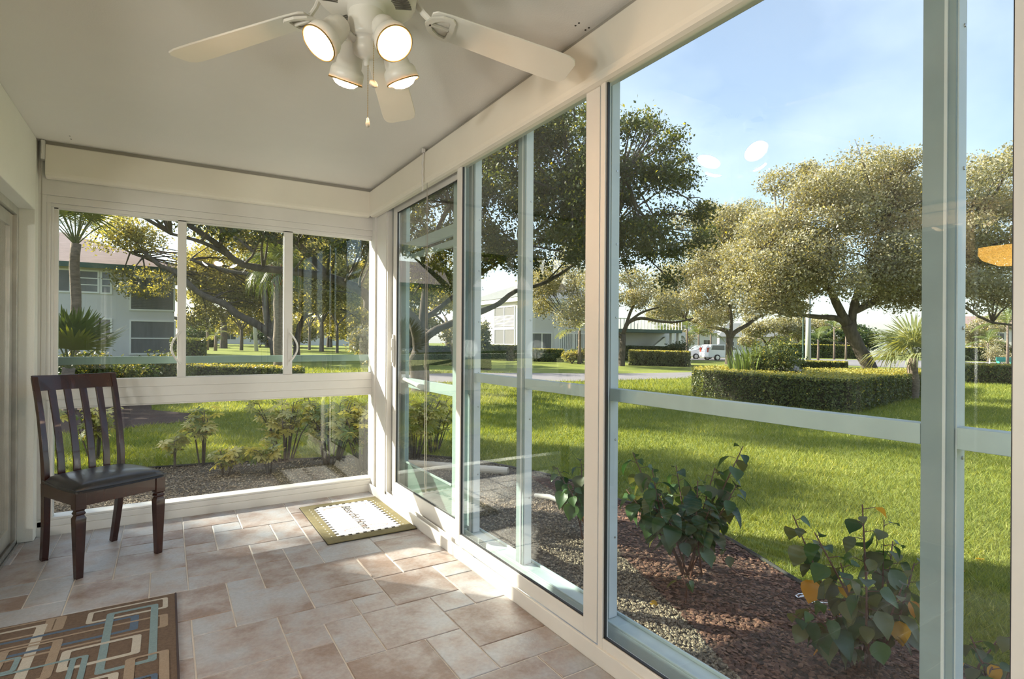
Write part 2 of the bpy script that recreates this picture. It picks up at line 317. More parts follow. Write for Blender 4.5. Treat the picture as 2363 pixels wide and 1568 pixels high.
# shade wand clip and chain on the right valance
wc=thing('shade_pull','twisted white plastic shade pull hanging over the valance above the glass door','shade pull',(1.358,3.25,2.4))
q=MB(); 
for i in range(14):
    pass
pts=[(0,0,-.01),(-.006,0,-.03)]+[(-.008+.002*math.sin(i*1.7),.003*math.cos(i*1.7),-.03-i*.016) for i in range(1,15)]
q.tube(pts,[.006]*len(pts),6,flat=.45).build('wand',M['white'],wc,smooth=True)
q=MB().box(-.012,.006,-.01,.01,-.012,.012); q.build('clip',M['white'],wc,.002)
def bead_chain(name,label,x,y0,z0,z1,r=.0022,gap=.0075,loop=.012):
    t=thing(name,label,'chain',(x,y0,z1)); mb=MB(); n=int((z0-z1)/gap)
    for s_ in (-1,1):
        pts=[(0,s_*loop*min(1,i*.3),(z0-z1)-i*(z0-z1)/24) for i in range(25)]
        if s_==1: pts[-1]=(0,0,0)
        mb.tube(pts,r*.8,5)
    mb.build('cord',M['groove'],t); return t
bead_chain('shade_chain','thin bead chain loop hanging in front of the far sliding glass panel',1.36,3.2,2.19,.28)
t=bead_chain('shade_chain','bead chain loop hanging down the left wall corner behind the chair',-.645,4.355,2.30,.55)
# ------------------------------------------------------------------ back window
w1=sempty('window_1')
def sill_box(mb,z0,z1,y0,y1,x0=-.671,x1=1.42): mb.box(x0,x1,y0,y1,z0,z1)
b_=MB(); sill_box(b_,-.004,.052,4.425,4.56); sill_box(b_,.052,.088,4.432,4.56); b_.box(-.61,1.42,4.445,4.56,.088,.102)
b_.build('sill',M['white'],w1,.003)
b_=MB(); sill_box(b_,.785,.835,4.432,4.52); sill_box(b_,.835,.90,4.425,4.52); sill_box(b_,.90,.955,4.418,4.52); b_.box(-.61,1.42,4.44,4.52,.775,.785)
b_.build('middle_rail',M['white'],w1,.003)
b_=MB(); sill_box(b_,2.03,2.055,4.44,4.52); sill_box(b_,2.055,2.10,4.43,4.52); sill_box(b_,2.10,2.215,4.424,4.52)
b_.build('header',M['white'],w1,.003)
b_=MB().box(-.671,-.632,4.4275,4.52,.102,2.2).box(-.632,-.612,4.434,4.52,.102,2.2).box(-.612,-.598,4.442,4.52,.102,2.2)
b_.build('jamb',M['white'],w1,.002)
MB().box(-.598,1.42,4.478,4.484,.10,.78).build('lower_pane',M['glass'],w1)
def sash(x0,x1,y,fl,fr,handle=None,hs=1):
    p=MB(); z0,z1=.950,2.04
    p.box(x0,x0+fl,y,y+.024,z0,z1).box(x1-fr,x1,y,y+.024,z0,z1).box(x0,x1,y,y+.024,z0,z0+.008).box(x0,x1,y,y+.024,z1-.018,z1)
    s_=p.build('sash',M['white'],w1,.002)
    MB().box(x0+fl-.003,x1-fr+.003,y+.010,y+.015,z0+.005,z1-.01).build('pane',M['glass'],s_)
    if handle is not None:
        hx=handle; hp=MB().box(hx-.010,hx+.010,y-.004,y,1.02,1.30)
        pts=[(hx-hs*(.002+.052*math.sin(PI*i/12)),y-.012-.014*math.sin(PI*i/12),1.045+.225*i/12) for i in range(13)]
        hp.tube(pts,.007,6); ho=hp.build('handle',M['white'],s_,smooth=False)
        MB().lathe([(0,-.0012),(.0028,-.001),(.0028,0)],Matrix.Translation((hx,y-.004,1.09))@Matrix.Rotation(PI/2,4,'X'),8).lathe([(0,-.0012),(.0028,-.001),(.0028,0)],Matrix.Translation((hx,y-.004,1.22))@Matrix.Rotation(PI/2,4,'X'),8)
    return s_
sash(-.6,.112,4.450,.024,.050,.082,1)
sash(.085,.775,4.476,.030,.022,None)
sash(.745,1.425,4.450,.062,.012,.785,-1)
# corner post between back window and right glass wall
b_=MB().box(1.425,1.50,4.14,4.56,.0,2.3).box(1.41,1.43,4.36,4.44,0,2.3).box(1.432,1.47,4.12,4.14,.0,2.3)
struct('trim_3',b_,M['white'],.003)
# ------------------------------------------------------------------ right sliding glass wall
d1=sempty('door_1')
b_=MB().box(1.387,1.400,YR,4.43,-.004,.064).box(1.400,1.52,YR,4.43,-.25,.030)
for xx in (1.432,1.470): b_.box(xx,xx+.004,2.7,4.14,.03,.062)
b_.build('threshold_track',M['white'],d1,.002)
MB().box(1.42,1.50,YR,4.14,2.235,2.42).build('head_track',M['white'],d1)
def panel(y0,y1,x,zt,zb,sl,sr,th=.03,brail=.078,trail=.06,gl=.012,gm='glass'):
    """y0<y1; sl width of stile at y1 (far), sr at y0 (near)"""
    p=MB().box(x,x+th,y0,y0+sr,zb,zt).box(x,x+th,y1-sl,y1,zb,zt).box(x+.001,x+th-.001,y0+sr,y1-sl,zb,zb+brail).box(x+.001,x+th-.001,y0+sr,y1-sl,zt-trail,zt)
    s_=p.build('sliding_panel',M['white'],d1,.002)
    gy0,gy1,gz0,gz1=y0+sr,y1-sl,zb+brail,zt-trail; k=.006
    MB().box(x+gl-.004,x+gl+.006,gy0,gy0+k*.6,gz0,gz1).box(x+gl-.004,x+gl+.006,gy1-k,gy1,gz0,gz1).box(x+gl-.004,x+gl+.006,gy0,gy1,gz0,gz0+k).box(x+gl-.004,x+gl+.006,gy0,gy1,gz1-k,gz1).build('gasket',M['gasket'],s_)
    MB().box(x+gl,x+gl+.005,gy0,gy1,gz0,gz1).build('pane',M[gm],s_); return s_
pA=panel(2.93,4.08,1.462,2.232,.045,.062,.06,brail=.105,trail=.055)
pB=panel(1.640,2.872,1.404,2.30,.062,.052,.082,brail=.064)
pC=panel(.325,1.628,1.398,2.30,.048,.026,.085,brail=.052)
pD=panel(-1.0,.315,1.404,2.30,.062,.05,.06,brail=.064); panel(-1.69,-1.01,1.404,2.30,.062,.05,.05,brail=.064)
MB().box(1.448,1.462,4.035,4.062,1.02,1.26).box(1.440,1.450,4.040,4.057,1.05,1.23).build('lock_handle',M['white'],pA,.004)
MB().box(1.4465,1.4485,4.045,4.050,1.10,1.13).box(1.4385,1.4405,4.046,4.051,1.14,1.165).build('keyhole',M['gasket'],pA)
# exterior screen enclosure
se=tag(sempty('screen_enclosure'),'pale green-blue painted screen frame outside the sliding glass wall','screen frame')
del se['kind']
def scr(t,x,y,z,ax):
    R=Matrix.Rotation(PI/2,4,'X') if ax=='y' else Matrix.Rotation(-PI/2,4,'Y')
    MB().lathe([(0,.003),(.004,.0025),(.005,0)],Matrix.Translation((x,y,z))@R,8).build('screw',M['screw'],t)
for y0 in (-1.80,-.625,.548,1.718,2.352,2.90):
    p=MB().box(1.53,1.578,y0+.003,y0+.07,.0,2.42)
    po=p.build('post',M['sage'],se,.002); MB().box(1.5245,1.532,y0+.018,y0+.025,.09,2.42).box(1.5365,1.579,y0,y0+.004,.09,2.42).build('side_flange',M['sagew'],po,.001)  # pale ridge and side strip carry the sky's brightness in their colour
    for z in ((.35,.95,1.25,1.62,1.95) if y0<.6 else (.4,.8,1.0,1.3,1.6,1.9)): scr(po,1.565,y0,z+.01*y0,'y')
MB().box(1.51,1.60,-1.8,3.0,-.2,.088).box(1.512,1.520,-1.8,3.0,.088,.096).box(1.59,1.60,-1.8,3.0,.088,.10).build('bottom_channel',M['sagel'],se,.002)
for a,c in ((-1.73,-.625),(-.555,.548),(.618,1.718),(1.788,2.352),(2.422,2.90)):
    MB().box(1.532,1.574,a+.001,c-.001,.978,1.028).build('chair_rail',M['sagel'],se,.002)
MB().box(1.50,1.60,-1.8,4.6,2.30,2.44).build('top_beam',M['sage'],se,.002)
MB().box(1.53,1.58,4.10,4.60,.0,2.42).box(1.522,1.532,4.16,4.175,.05,2.42).box(1.522,1.532,4.24,4.25,.05,2.42).box(1.522,1.532,4.32,4.33,.05,2.42).build('corner_post',M['sagew'],se,.003)
# back side screen rail and posts
MB().box(-.75,1.60,4.575,4.615,1.045,1.095).build('chair_rail',M['sageg'],se,.002)
MB().box(-.75,1.60,4.57,4.63,-.2,.06).build('bottom_channel',M['sage'],se,.002)
MB().box(-.75,1.60,4.57,4.63,2.3,2.42).build('top_beam',M['sage'],se,.002)
# screen door
sd=thing('screen_door','pale green metal screen door behind the far sliding glass panel','door',(1.545,3.2,0))
def sdp(name,*bs):
    mb=MB()
    for b in bs: mb.box(*b)
    return mb.build(name,M['sagem'],sd,.002)
sdp('stile',(-.015,.018,-.19,-.02,-.01,2.28)); sdp('stile',(-.012,.018,.80,.895,-.01,2.28))
sdp('top_rail',(-.012,.012,-.02,.80,1.885,1.955)); sdp('transom_bar',(.02,.05,-.02,.80,1.83,1.87))
sdp('middle_rail',(-.012,.012,-.02,.80,.865,.935)); MB().box(-.012,.012,-.02,.80,.02,.30).build('kick_panel',M['sageg'],sd,.002); sdp('trim_bead',(-.02,-.012,-.02,.80,.30,.315),(-.02,-.012,.785,.80,.315,.865))
cl=MB().tube([(-.03,.80,.93),(-.03,.52,.90)],.014,10).tube([(-.03,.52,.90),(-.03,.44,.892)],.019,10).box(-.045,-.015,.79,.81,.90,.96).box(-.045,-.015,.42,.44,.88,.91)
cl.build('door_closer',M['white'],sd)
# exterior shell so that the room sits in a building
struct('roof_slab',MB().box(-.9,1.60,4.56,4.64,H+.02,H+.2).box(-4.2,1.62,YR-.1,4.7,H+.17,H+.35),M['stucco'])
struct('foundation',MB().box(-4.2,1.52,YR-.1,4.62,-.5,-.26),M['stucco'])
struct('wall_outer',MB().box(-4.2,-.73,4.5,4.62,-.3,H+.1),M['stucco'])
# ------------------------------------------------------------------ left sliding door
d3=sempty('door_2')
XD=-.745
fr=MB().box(XD-.05,XD,4.30,4.339,.0,1.985).box(XD-.05,XD,-1.0,4.30,1.94,1.985)
fr.build('door_frame',M['alu'],d3,.002)
MB().box(XD-.05,XD,-1.0,4.339,-.004,.02).box(XD-.006,XD-.002,-1,4.33,.02,.034).box(XD+.004,XD+.012,-1,4.33,-.003,.008).build('floor_track',M['track'],d3)
st=MB().box(XD-.04,XD-.02,4.23,4.295,.03,1.935).box(XD-.04,XD-.02,3.05,3.11,.03,1.935).box(XD-.04,XD-.02,3.11,4.23,.03,.12).box(XD-.04,XD-.02,3.11,4.23,1.86,1.935)
so=st.build('sliding_panel',M['alu'],d3,.002); MB().box(XD-.033,XD-.027,3.11,4.23,.12,1.86).build('pane',M['glass'],so)
st=MB().box(XD-.022,XD-.004,3.05,3.11,.03,1.935).box(XD-.022,XD-.004,1.2,1.26,.03,1.935).box(XD-.022,XD-.004,1.26,3.05,.03,.12).box(XD-.022,XD-.004,1.26,3.05,1.86,1.935)
so=st.build('sliding_panel',M['alu'],d3,.002); MB().box(XD-.016,XD-.010,1.26,3.05,.12,1.86).build('pane',M['glass'],so)
st=MB().box(XD-.04,XD-.022,-.95,-.9,.03,1.935).box(XD-.04,XD-.022,1.2,1.26,.03,1.935).box(XD-.04,XD-.022,-.9,1.2,.03,.12).box(XD-.04,XD-.022,-.9,1.2,1.86,1.935)
so=st.build('sliding_panel',M['alu'],d3,.002); MB().box(XD-.033,XD-.027,-.9,1.2,.12,1.86).build('pane',M['glass'],so)
vb=thing('vertical_blind','tan vertical slat blind hanging behind the left sliding glass door','blind',(-.86,3.7,1.95))
MB().box(-.02,.02,-.8,.66,-.02,.02).build('head_rail',M['alu'],vb)
sm=MB().box(-.040,.040,-.001,.001,-1.9,-.02).mesh('slat',M['pvb'])
for i in range(18): link('slat',sm,vb,(0,-.75+i*.08,0),(0,0,math.radians(62)))
pn=thing('pendant_lamp','amber glass bowl pendant lamp in the adjoining room behind the glass door','lamp',(-1.96,1.42,1.86))
MB().lathe([(0,-.12),(.06,-.115),(.14,-.075),(.19,0),(.185,.0),(.13,-.07),(.05,-.10),(0,-.105)],n=28).build('bowl',M['amber'],pn,smooth=True)
MB().tube([(0,0,-.1),(0,0,.63)],.008,8).lathe([(.06,.60),(.06,.635),(0,.64)],n=16).build('stem',M['brass'],pn)
# unseen lamps added in the adjoining room to brighten the porch
for (lx,ly,lz,en,lab) in ((-1.7,.2,.95,FILL_W,'added fill lamp in the adjoining room beside the glass door'),(-2.6,.95,.95,FILL_W*1.1,'second added fill lamp deeper in the adjoining room')):
    cl=thing('fill_lamp',lab,'lamp',(lx,ly,.60))
    MB().lathe([(0,0),(.09,0),(.09,.015),(.02,.03),(.05,.12),(.02,.22),(.012,.24),(.012,.34),(0,.34)],n=20).build('base',M['brass'],cl,smooth=True)
    MB().box(-.3,.3,-.3,.3,-.62,-.002).build('pedestal',M['wood'],cl,.005)
    al=D.lights.new('fill_lamp_light','POINT'); al.shadow_soft_size=.16; al.energy=en; al.color=(1,.95,.89)
    ao=D.objects.new('fill_lamp_light',al); COL.objects.link(ao); ao.parent=cl; ao.location=(0,0,lz-.60+.12)
# ------------------------------------------------------------------ ceiling fan
FZ=2.205
fan=thing('ceiling_fan','white five-blade ceiling fan with four lit spotlight cups','ceiling fan',(.526,1.72,0))
MB().lathe([(0,H),(.075,H),(.07,H-.03),(.045,H-.06),(.018,H-.065),(.018,2.36)],n=24).build('canopy',M['fan'],fan,smooth=True)
MB().lathe([(.03,2.375),(.115,2.37),(.15,2.35),(.155,2.31),(.15,2.275),(.13,2.262),(.06,2.255),(.06,2.235),(0,2.235)],n=32).build('motor_housing',M['fan'],fan,smooth=True)
sl=MB()
for g in range(5):
    a0=math.radians(20+72*g)
    for k in range(6):
        a=a0+math.radians(k*5.2); Mx=Matrix.Rotation(a,4,'Z')@Matrix.Translation((.112,0,2.259))
        sl.obox(Mx,.05,.0055,.003)
sl.build('vent_slots',M['fandark'],fan)['kind']='stuff'
MB().lathe([(.055,2.24),(.058,2.20),(.058,2.165),(.050,2.150),(.044,2.150),(.044,2.13),(.040,2.112),(.022,2.100),(.008,2.095),(.008,2.075),(0,2.073)],n=28).build('switch_housing',M['fan'],fan,smooth=True)
# blades
def blade_mesh():
    mb=MB(); outl=[]; 
    xs=[.20,.215,.26,.35,.50,.62,.675,.70,.712]; hw=[.040,.052,.057,.060,.066,.069,.068,.060,.040]
    top=[(x,h) for x,h in zip(xs,hw)]; poly=[(x,-h) for x,h in top]+[(x,h) for x,h in reversed(top)]
    return mb.prism(poly,Matrix.Translation((0,0,-.003)),.006).mesh('blade',M['fan'])
def iron_mesh():
    mb=MB()
    pts=[(.12,0,.062),(.15,0,.050),(.175,0,.022),(.20,0,.004)]
    mb.tube(pts,[.018,.014,.012,.012],8,flat=.5)
    # oval open plate under the blade root
    rim_o=[(.185,0),(.20,.028),(.235,.048),(.268,.050),(.278,.040),(.280,0),(.278,-.040),(.268,-.050),(.235,-.048),(.20,-.028)]
    rim_i=[(.205,0),(.214,.018),(.238,.034),(.258,.037),(.262,.030),(.263,0),(.262,-.030),(.258,-.037),(.238,-.034),(.214,-.018)]
    n=len(rim_o); v=[(a,b,-.006) for a,b in rim_o]+[(a,b,-.006) for a,b in rim_i]+[(a,b,-.014) for a,b in rim_o]+[(a,b,-.014) for a,b in rim_i]
    f=[]
    for i in range(n):
        j=(i+1)%n; f+=[(i,j,n+j,n+i),(2*n+i,3*n+i,3*n+j,2*n+j),(i,2*n+i,2*n+j,j),(n+i,n+j,3*n+j,3*n+i)]
    mb.add(v,f); mb.box(.20,.265,-.004,.004,-.014,-.006); return mb.mesh('blade_arm',M['fan'])
bm_,im_=blade_mesh(),iron_mesh()
for k in range(5):
    a=math.radians(-11+72*k+(1.5 if k==2 else 0))
    b=link('blade',bm_,fan,(0,0,2.283)); b.rotation_euler=(math.radians(-12),math.radians(8.4),a)
    bv=b.modifiers.new('bevel','BEVEL'); bv.width=.002; bv.limit_method='ANGLE'
    i_=link('blade_arm',im_,b); i_.rotation_euler=(0,0,0)
# lamp cups
for az in (193,283,13,103):
    A=math.radians(az); tilt=math.radians(50 if az in(193,283) else 64)   # below horizontal
    hd=Vector((math.cos(A),math.sin(A),0)); ax=(hd*math.cos(tilt)+Vector((0,0,-math.sin(tilt)))).normalized()
    base=Vector((0,0,2.135))+hd*.085+Vector((0,0,.035)); 
    Mx=Matrix.Translation(base)@ax.to_track_quat('Z','Y').to_matrix().to_4x4()
    MB().tube([(hd.x*.04,hd.y*.04,2.14),(hd.x*.065,hd.y*.065,2.15),tuple(base)],[.012,.011,.013],8).build('swivel_arm',M['fan'],fan,smooth=True)
    cup=MB().lathe([(0,-.012),(.018,-.010),(.030,0),(.037,.018),(.039,.040),(.041,.065),(.050,.074),(.053,.082),(.054,.112),(.051,.112),(.050,.084),(.036,.066),(.034,.02),(0,.012)],Mx,28).build('lamp_cup',M['fan'],fan,smooth=True)
    MB().lathe([(.0545,.1100),(.0555,.1125),(.0535,.1145),(.0505,.1130)],Mx,28).build('rim',M['rim'],cup,smooth=True)
    MB().lathe([(.014,.02),(.018,.05),(.034,.085),(.041,.105),(.040,.115),(.030,.125),(.015,.130),(0,.131)],Mx,24).build('bulb',M['bulb'],cup,smooth=True)
def fchain(dx,dy,z0,z1,kind):
    mb=MB(); n=int((z0-z1)/.0052)
    for i in range(n):
        z=z0-i*(z0-z1)/n; mb.lathe([(0,.0019),(.0019,0),(0,-.0019)],Matrix.Translation((dx,dy,z)),5)
    mb.tube([(dx,dy,z0),(dx,dy,z1)],.0008,4); c=mb.build('pull_chain',M['brass'],fan)
    if kind=='disc': MB().lathe([(0,-.006),(.012,-.004),(.0145,0),(.012,.004),(0,.006)],Matrix.Translation((dx,dy,z1-.008))@Matrix.Rotation(math.radians(68),4,'X')@Matrix.Rotation(.2,4,'Y'),16).build('pull_knob',M['fob'],c,smooth=True)
    else: MB().lathe([(0,.016),(.003,.014),(.0065,0),(.007,-.006),(.005,-.013),(0,-.015)],Matrix.Translation((dx,dy,z1-.012)),12).build('pull_knob',M['fob'],c,smooth=True)
fchain(.006,-.05,2.25,2.008,'disc'); fchain(.003,-.004,2.08,1.908,'drop')
# ------------------------------------------------------------------ dining chair
ch=thing('dining_chair','dark mahogany dining chair with slatted back and black padded seat by the window','chair',(-.300,3.825,0),math.radians(29.5))
def leg_front(x):
    mb=MB(); ring=[]
    for z,h in ((0,.0155),(.10,.0185),(.27,.0235),(.305,.0245),(.318,.0185),(.322,.0175),(.326,.0215),(.333,.0225),(.339,.0185),(.345,.0185),(.352,.0245),(.435,.0245)):
        ring.append([(x-h,-.195-h,z),(x+h,-.195-h,z),(x+h,-.195+h,z),(x-h,-.195+h,z)])
    for i,r in enumerate(ring): mb.v+=r
    for i in range(len(ring)-1):
        for j in range(4): mb.f.append((4*i+j,4*i+(j+1)%4,4*i+4+(j+1)%4,4*i+4+j)); mb.mi.append(0)
    n=len(ring)-1; mb.f+=[(3,2,1,0),(4*n,4*n+1,4*n+2,4*n+3)]; mb.mi+=[0,0]
    return mb
for sx in (-1,1): leg_front(sx*.195).build('leg',M['wood'],ch,.0015)
def sweep(path,wx,wy,x0=0,xs=None):
    mb=MB(); n=len(path)
    for i,(y,z) in enumerate(path):
        a=path[max(i-1,0)]; b=path[min(i+1,n-1)]; t=Vector((0,b[0]-a[0],b[1]-a[1])).normalized(); nn=Vector((0,t.z,-t.y))
        hy=(wy[i] if hasattr(wy,'__len__') else wy)/2; hx=(wx[i] if hasattr(wx,'__len__') else wx)/2; x=xs[i] if xs else x0
        c=Vector((x,y,z))
        for a_,b_2 in ((-1,-1),(1,-1),(1,1),(-1,1)): mb.v.append(tuple(c+Vector((a_*hx,0,0))+nn*(-b_2*hy)))
    for i in range(n-1):
        for j in range(4): mb.f.append((4*i+j,4*i+(j+1)%4,4*i+4+(j+1)%4,4*i+4+j)); mb.mi.append(0)
    mb.f+=[(3,2,1,0),(4*n-4,4*n-3,4*n-2,4*n-1)]; mb.mi+=[0,0]; return mb
legp=[(.235,0),(.215,.10),(.196,.22),(.185,.34),(.183,.43)]
upp=[(.183,.43),(.188,.54),(.206,.66),(.236,.79),(.274,.92),(.302,1.0)]
for sx in (-1,1):
    sweep(legp,.030,[.034,.036,.039,.042,.044],xs=[sx*.172,sx*.175,sx*.180,sx*.184,sx*.186]).build('leg',M['wood'],ch,.002)
    sweep(upp,.026,[.044,.042,.036,.032,.028,.024],xs=[sx*.186,sx*.188,sx*.189,sx*.190,sx*.192,sx*.194]).build('back_post',M['wood'],ch,.002)
# curved top rail
mb=MB(); n=10
for i in range(n+1):
    t=i/n*2-1; x=.208*t; bow=.030*(1-t*t)
    for (yy,z) in ((.266,.925-.0*t),(.286,.925),(.311,1.005+.004*t*t),(.293,1.008+.004*t*t)):
        mb.v.append((x,yy+bow,z))
for i in range(n):
    for j in range(4): mb.f.append((4*i+j,4*i+(j+1)%4,4*i+4+(j+1)%4,4*i+4+j)); mb.mi.append(0)
mb.f+=[(3,2,1,0),(4*n,4*n+1,4*n+2,4*n+3)]; mb.mi+=[0,0]; mb.build('top_rail',M['wood'],ch,.003)
for k in range(4):
    t=(-.6+.4*k); xb=.186*t; xt=.195*t; bow=.030*(1-t*t)
    sweep([(y+bow*(z-.43)/.5,z) for y,z in upp[:5]]+[(.276+bow,.93)],[.036,.034,.033,.034,.036,.036],.012,xs=[xb+(xt-xb)*((z-.43)/.5) for y,z in upp[:5]]+[xt]).build('slat',M['wood'],ch,.002)
MB().box(-.172,.172,-.213,-.190,.365,.432).box(-.165,.165,.165,.187,.365,.440).build('seat_rail',M['wood'],ch,.002)
for sx in (-1,1):
    Mx=Matrix.Translation((sx*.195,-.005,.3985))@Matrix.Rotation(sx*math.radians(1.5),4,'Z'); MB().obox(Mx,.020,.345,.067).build('side_rail',M['wood'],ch,.002)
# padded seat
mb=MB(); nx,ny=16,16; gridt=[];
def seatpt(u,v):
    hw=.222-.022*v if v>0 else .222; y=-.225+.40*(v+1)/2; bowf=-.012*(1-u*u)*(1 if v<0 else 0)*(-v)
    e=max(abs(u),abs(v)); rr=(1-abs(u)**6)*(1-abs(v)**6)
    return Vector((u*hw,y+bowf,.436+.014+.030*rr**.35+.014*(1-u*u)*(1-v*v)))
for j in range(ny+1):
    for i in range(nx+1): mb.v.append(tuple(seatpt(i/nx*2-1,j/ny*2-1)))
for j in range(ny):
    for i in range(nx): mb.f.append((j*17+i,j*17+i+1,(j+1)*17+i+1,(j+1)*17+i)); mb.mi.append(0)
per=[i for i in range(17)]+[j*17+16 for j in range(1,17)]+[16*17+i for i in range(15,-1,-1)]+[j*17 for j in range(15,0,-1)]
k=len(mb.v)
for p in per: v=mb.v[p]; mb.v.append((v[0]*.985,v[1]*.985,.434))
for i in range(len(per)): mb.f.append((per[i],k+i,k+(i+1)%len(per),per[(i+1)%len(per)])); mb.mi.append(0)
mb.f.append(tuple(k+i for i in range(len(per)))); mb.mi.append(0)
so=mb.build('seat',M['leather'],ch,smooth=True)
pp=[Vector(mb.v[p])*1 for p in per]; pp=[(p.x*1.004,p.y*1.004,p.z-.001) for p in pp]
MB().tube(pp+[pp[0]],.0035,6,cap=False).build('piping',M['leather'],so,smooth=True)
# ------------------------------------------------------------------ rug
rx0,rx1,ry0,ry1=-.655,.040,1.55,3.095
rug=thing('runner_rug','brown runner rug with overlapping cream and blue rectangles by the chair','rug',(0,0,0))
MB().box(rx0,rx1,ry0,ry1,.0005,.009).build('pile',M['rug'],rug,.002)
MB().box(rx1-.001,rx1+.007,ry0,ry1+.003,.0005,.0105).box(rx0-.007,rx0+.001,ry0,ry1+.003,.0005,.0105).build('edge_binding',M['piping'],rug,.002)
RC=[0]
def ring(x0,x1,y0,y1,tx,ty,mat_,lev,tx2=None,ty2=None):
    """rounded rectangular band woven in the rug, thickness tx on left / right sides, ty on near / far sides"""
    tx2=tx if tx2 is None else tx2; ty2=ty if ty2 is None else ty2
    RC[0]+=1; z=.0092+.00016*RC[0]; c=.012
    def rr(a0,a1,b0,b1,c):
        o=[]
        for (cx,cy,s) in ((a1-c,b1-c,0),(a0+c,b1-c,1),(a0+c,b0+c,2),(a1-c,b0+c,3)):
            for q in range(4): th=(s+q/3)*PI/2; o.append((cx+c*math.cos(th),cy+c*math.sin(th)))
        return o
    o=rr(x0,x1,y0,y1,c); i=rr(x0+tx,x1-tx2,y0+ty,y1-ty2,c*.6); n=16
    v=[(a,b,z) for a,b in o]+[(a,b,z) for a,b in i]; f=[(k,(k+1)%n,n+(k+1)%n,n+k) for k in range(n)]
    v+=[(a,b,.0088) for a,b in o]; f+=[(k,2*n+k,2*n+(k+1)%n,(k+1)%n) for k in range(n)]
    MB().add(v,f).build('woven_band',mat_,rug)
C,T,LB,DB=M['cream'],M['tan'],M['lblue'],M['dblue']
ring(-.45+.02,-.36,2.95,3.085,.03,.012,T,1); ring(-.62,-.365,2.95,3.085,.03,.012,T,1)
ring(-.64,-.42,2.50,3.04,.035,.016,C,4); ring(-.63,-.095,2.79,2.935,.03,.018,DB,1); ring(-.60,.012,2.755,2.965-.085,.03,.013,T,2)
ring(-.285,.012,2.945,3.062,.020,.014,C,3); ring(-.215,-.025,2.485,3.01,.028,.020,LB,4); ring(-.335,-.08,2.575,2.735,.030,.018,C,5)
ring(-.54,-.345,2.55,2.855,.032,.014,T,2); ring(-.30,-.245,2.47,2.66,.018,.014,LB,3); ring(-.64,-.245,2.40,2.66,.02,.014,LB,2)
ring(-.54,-.46,2.665,2.775,.018,.012,LB,3); ring(-.125,.015,2.15,2.545,.032,.014,T,3); ring(-.33,-.14,2.20,2.465,.03,.018,C,4)
ring(-.10,-.02,2.25,2.385,.02,.014,DB,2); ring(-.60,-.38,2.1,2.46,.03,.016,T,2); ring(-.5,-.2,1.8,2.3,.03,.018,LB,3); ring(-.1,.0,1.7,2.2,.03,.018,C,2); ring(-.62,-.3,1.65,2.2,.03,.018,C,4)
# ------------------------------------------------------------------ doormat
dm=thing('doormat','olive doormat with white centre, checkered border and script lettering','doormat',(1.102,3.80,0),0)
mx0,mx1,my0,my1=-.285,.278,-.425,.42
MB().box(mx0,mx1,my0,my1,.0005,.004).build('rubber_back',M['rubber'],dm)
MB().box(mx0+.003,mx1-.003,my0+.003,my1-.003,.004,.010).build('pile',M['olive'],dm,.002)
MB().box(-.185,.185,-.325,.325,.0098,.0106).build('white_field',M['matw'],dm)
ck=MB(); cw=MB()
nY,nX=13,8
for i in range(nY*2):
    y=-.325+i*.65/(nY*2); 
    for x in (-.205,.185): (ck if i%2 else cw).box(x,x+.02,y,y+.65/(nY*2),.0099,.0107)
for i in range(nX*2):
    x=-.185+i*.37/(nX*2)
    for y in (-.345,.325): (cw if i%2 else ck).box(x,x+.37/(nX*2),y,y+.02,.0099,.0107)
ck.build('checker_dark',M['matk'],dm)['kind']='stuff'; cw.build('checker_white',M['matw'],dm)['kind']='stuff'
dt=MB()
for i in range(13):
    y=-.31+i*.62/12
    for x in (-.235,.225): dt.lathe([(0,.0108),(.005,.0107),(.005,.0099)],Matrix.Translation((x,y,0)),6)
dt.build('dots',M['matw'],dm)['kind']='stuff'
def loopcurve(cx,cy,ax_,ay,mat_,w=.004,a0=0,a1=360,rot=0):
    mb=MB(); n=28; pts=[]
    for i in range(n+1):
        th=math.radians(a0+(a1-a0)*i/n); x,y=ax_*math.cos(th),ay*math.sin(th); c,s=math.cos(rot),math.sin(rot)
        pts.append(Vector((cx+x*c-y*s,cy+x*s+y*c,.0112)))
    for i in range(n):
        d=(pts[i+1]-pts[i]).normalized(); nn=Vector((-d.y,d.x,0))*w/2; k=len(mb.v)
        mb.v+=[tuple(pts[i]-nn),tuple(pts[i+1]-nn),tuple(pts[i+1]+nn),tuple(pts[i]+nn)]; mb.f.append((k,k+1,k+2,k+3)); mb.mi.append(0)
    mb.build('printed_letter',mat_,dm)
loopcurve(.0,-.255,.14,.036,M['matred'],.004); loopcurve(.0,-.165,.135,.036,M['matp'],.003,20,340); loopcurve(.0,.255,.15,.030,M['matp'],.006,-20,200)
for yy in (-.10,-.06,-.02,.03,.07,.12,.16): loopcurve(0,yy,.13,.010,M['matp'],.0022,0,360)
def text(body,size,loc,rz,mat_,parent,rot=None,ext=.0002,name='lettering'):
    cu_=D.curves.new('t','FONT'); cu_.body=body; cu_.size=size; cu_.extrude=ext; cu_.align_x='CENTER'; cu_.align_y='CENTER'; cu_.shear=.3
    ob=D.objects.new('t',cu_); COL.objects.link(ob); bpy.context.view_layer.update()
    me=D.meshes.new_from_object(ob.evaluated_get(bpy.context.evaluated_depsgraph_get())); D.objects.remove(ob)
    me.materials.clear(); me.materials.append(mat_); o_=link(name,me,parent,loc,rot or (0,0,rz)); o_['kind']='stuff'; return o_
text('Bless this Home',.085,(.0,.0,.0116),-PI/2,M['matk'],dm)
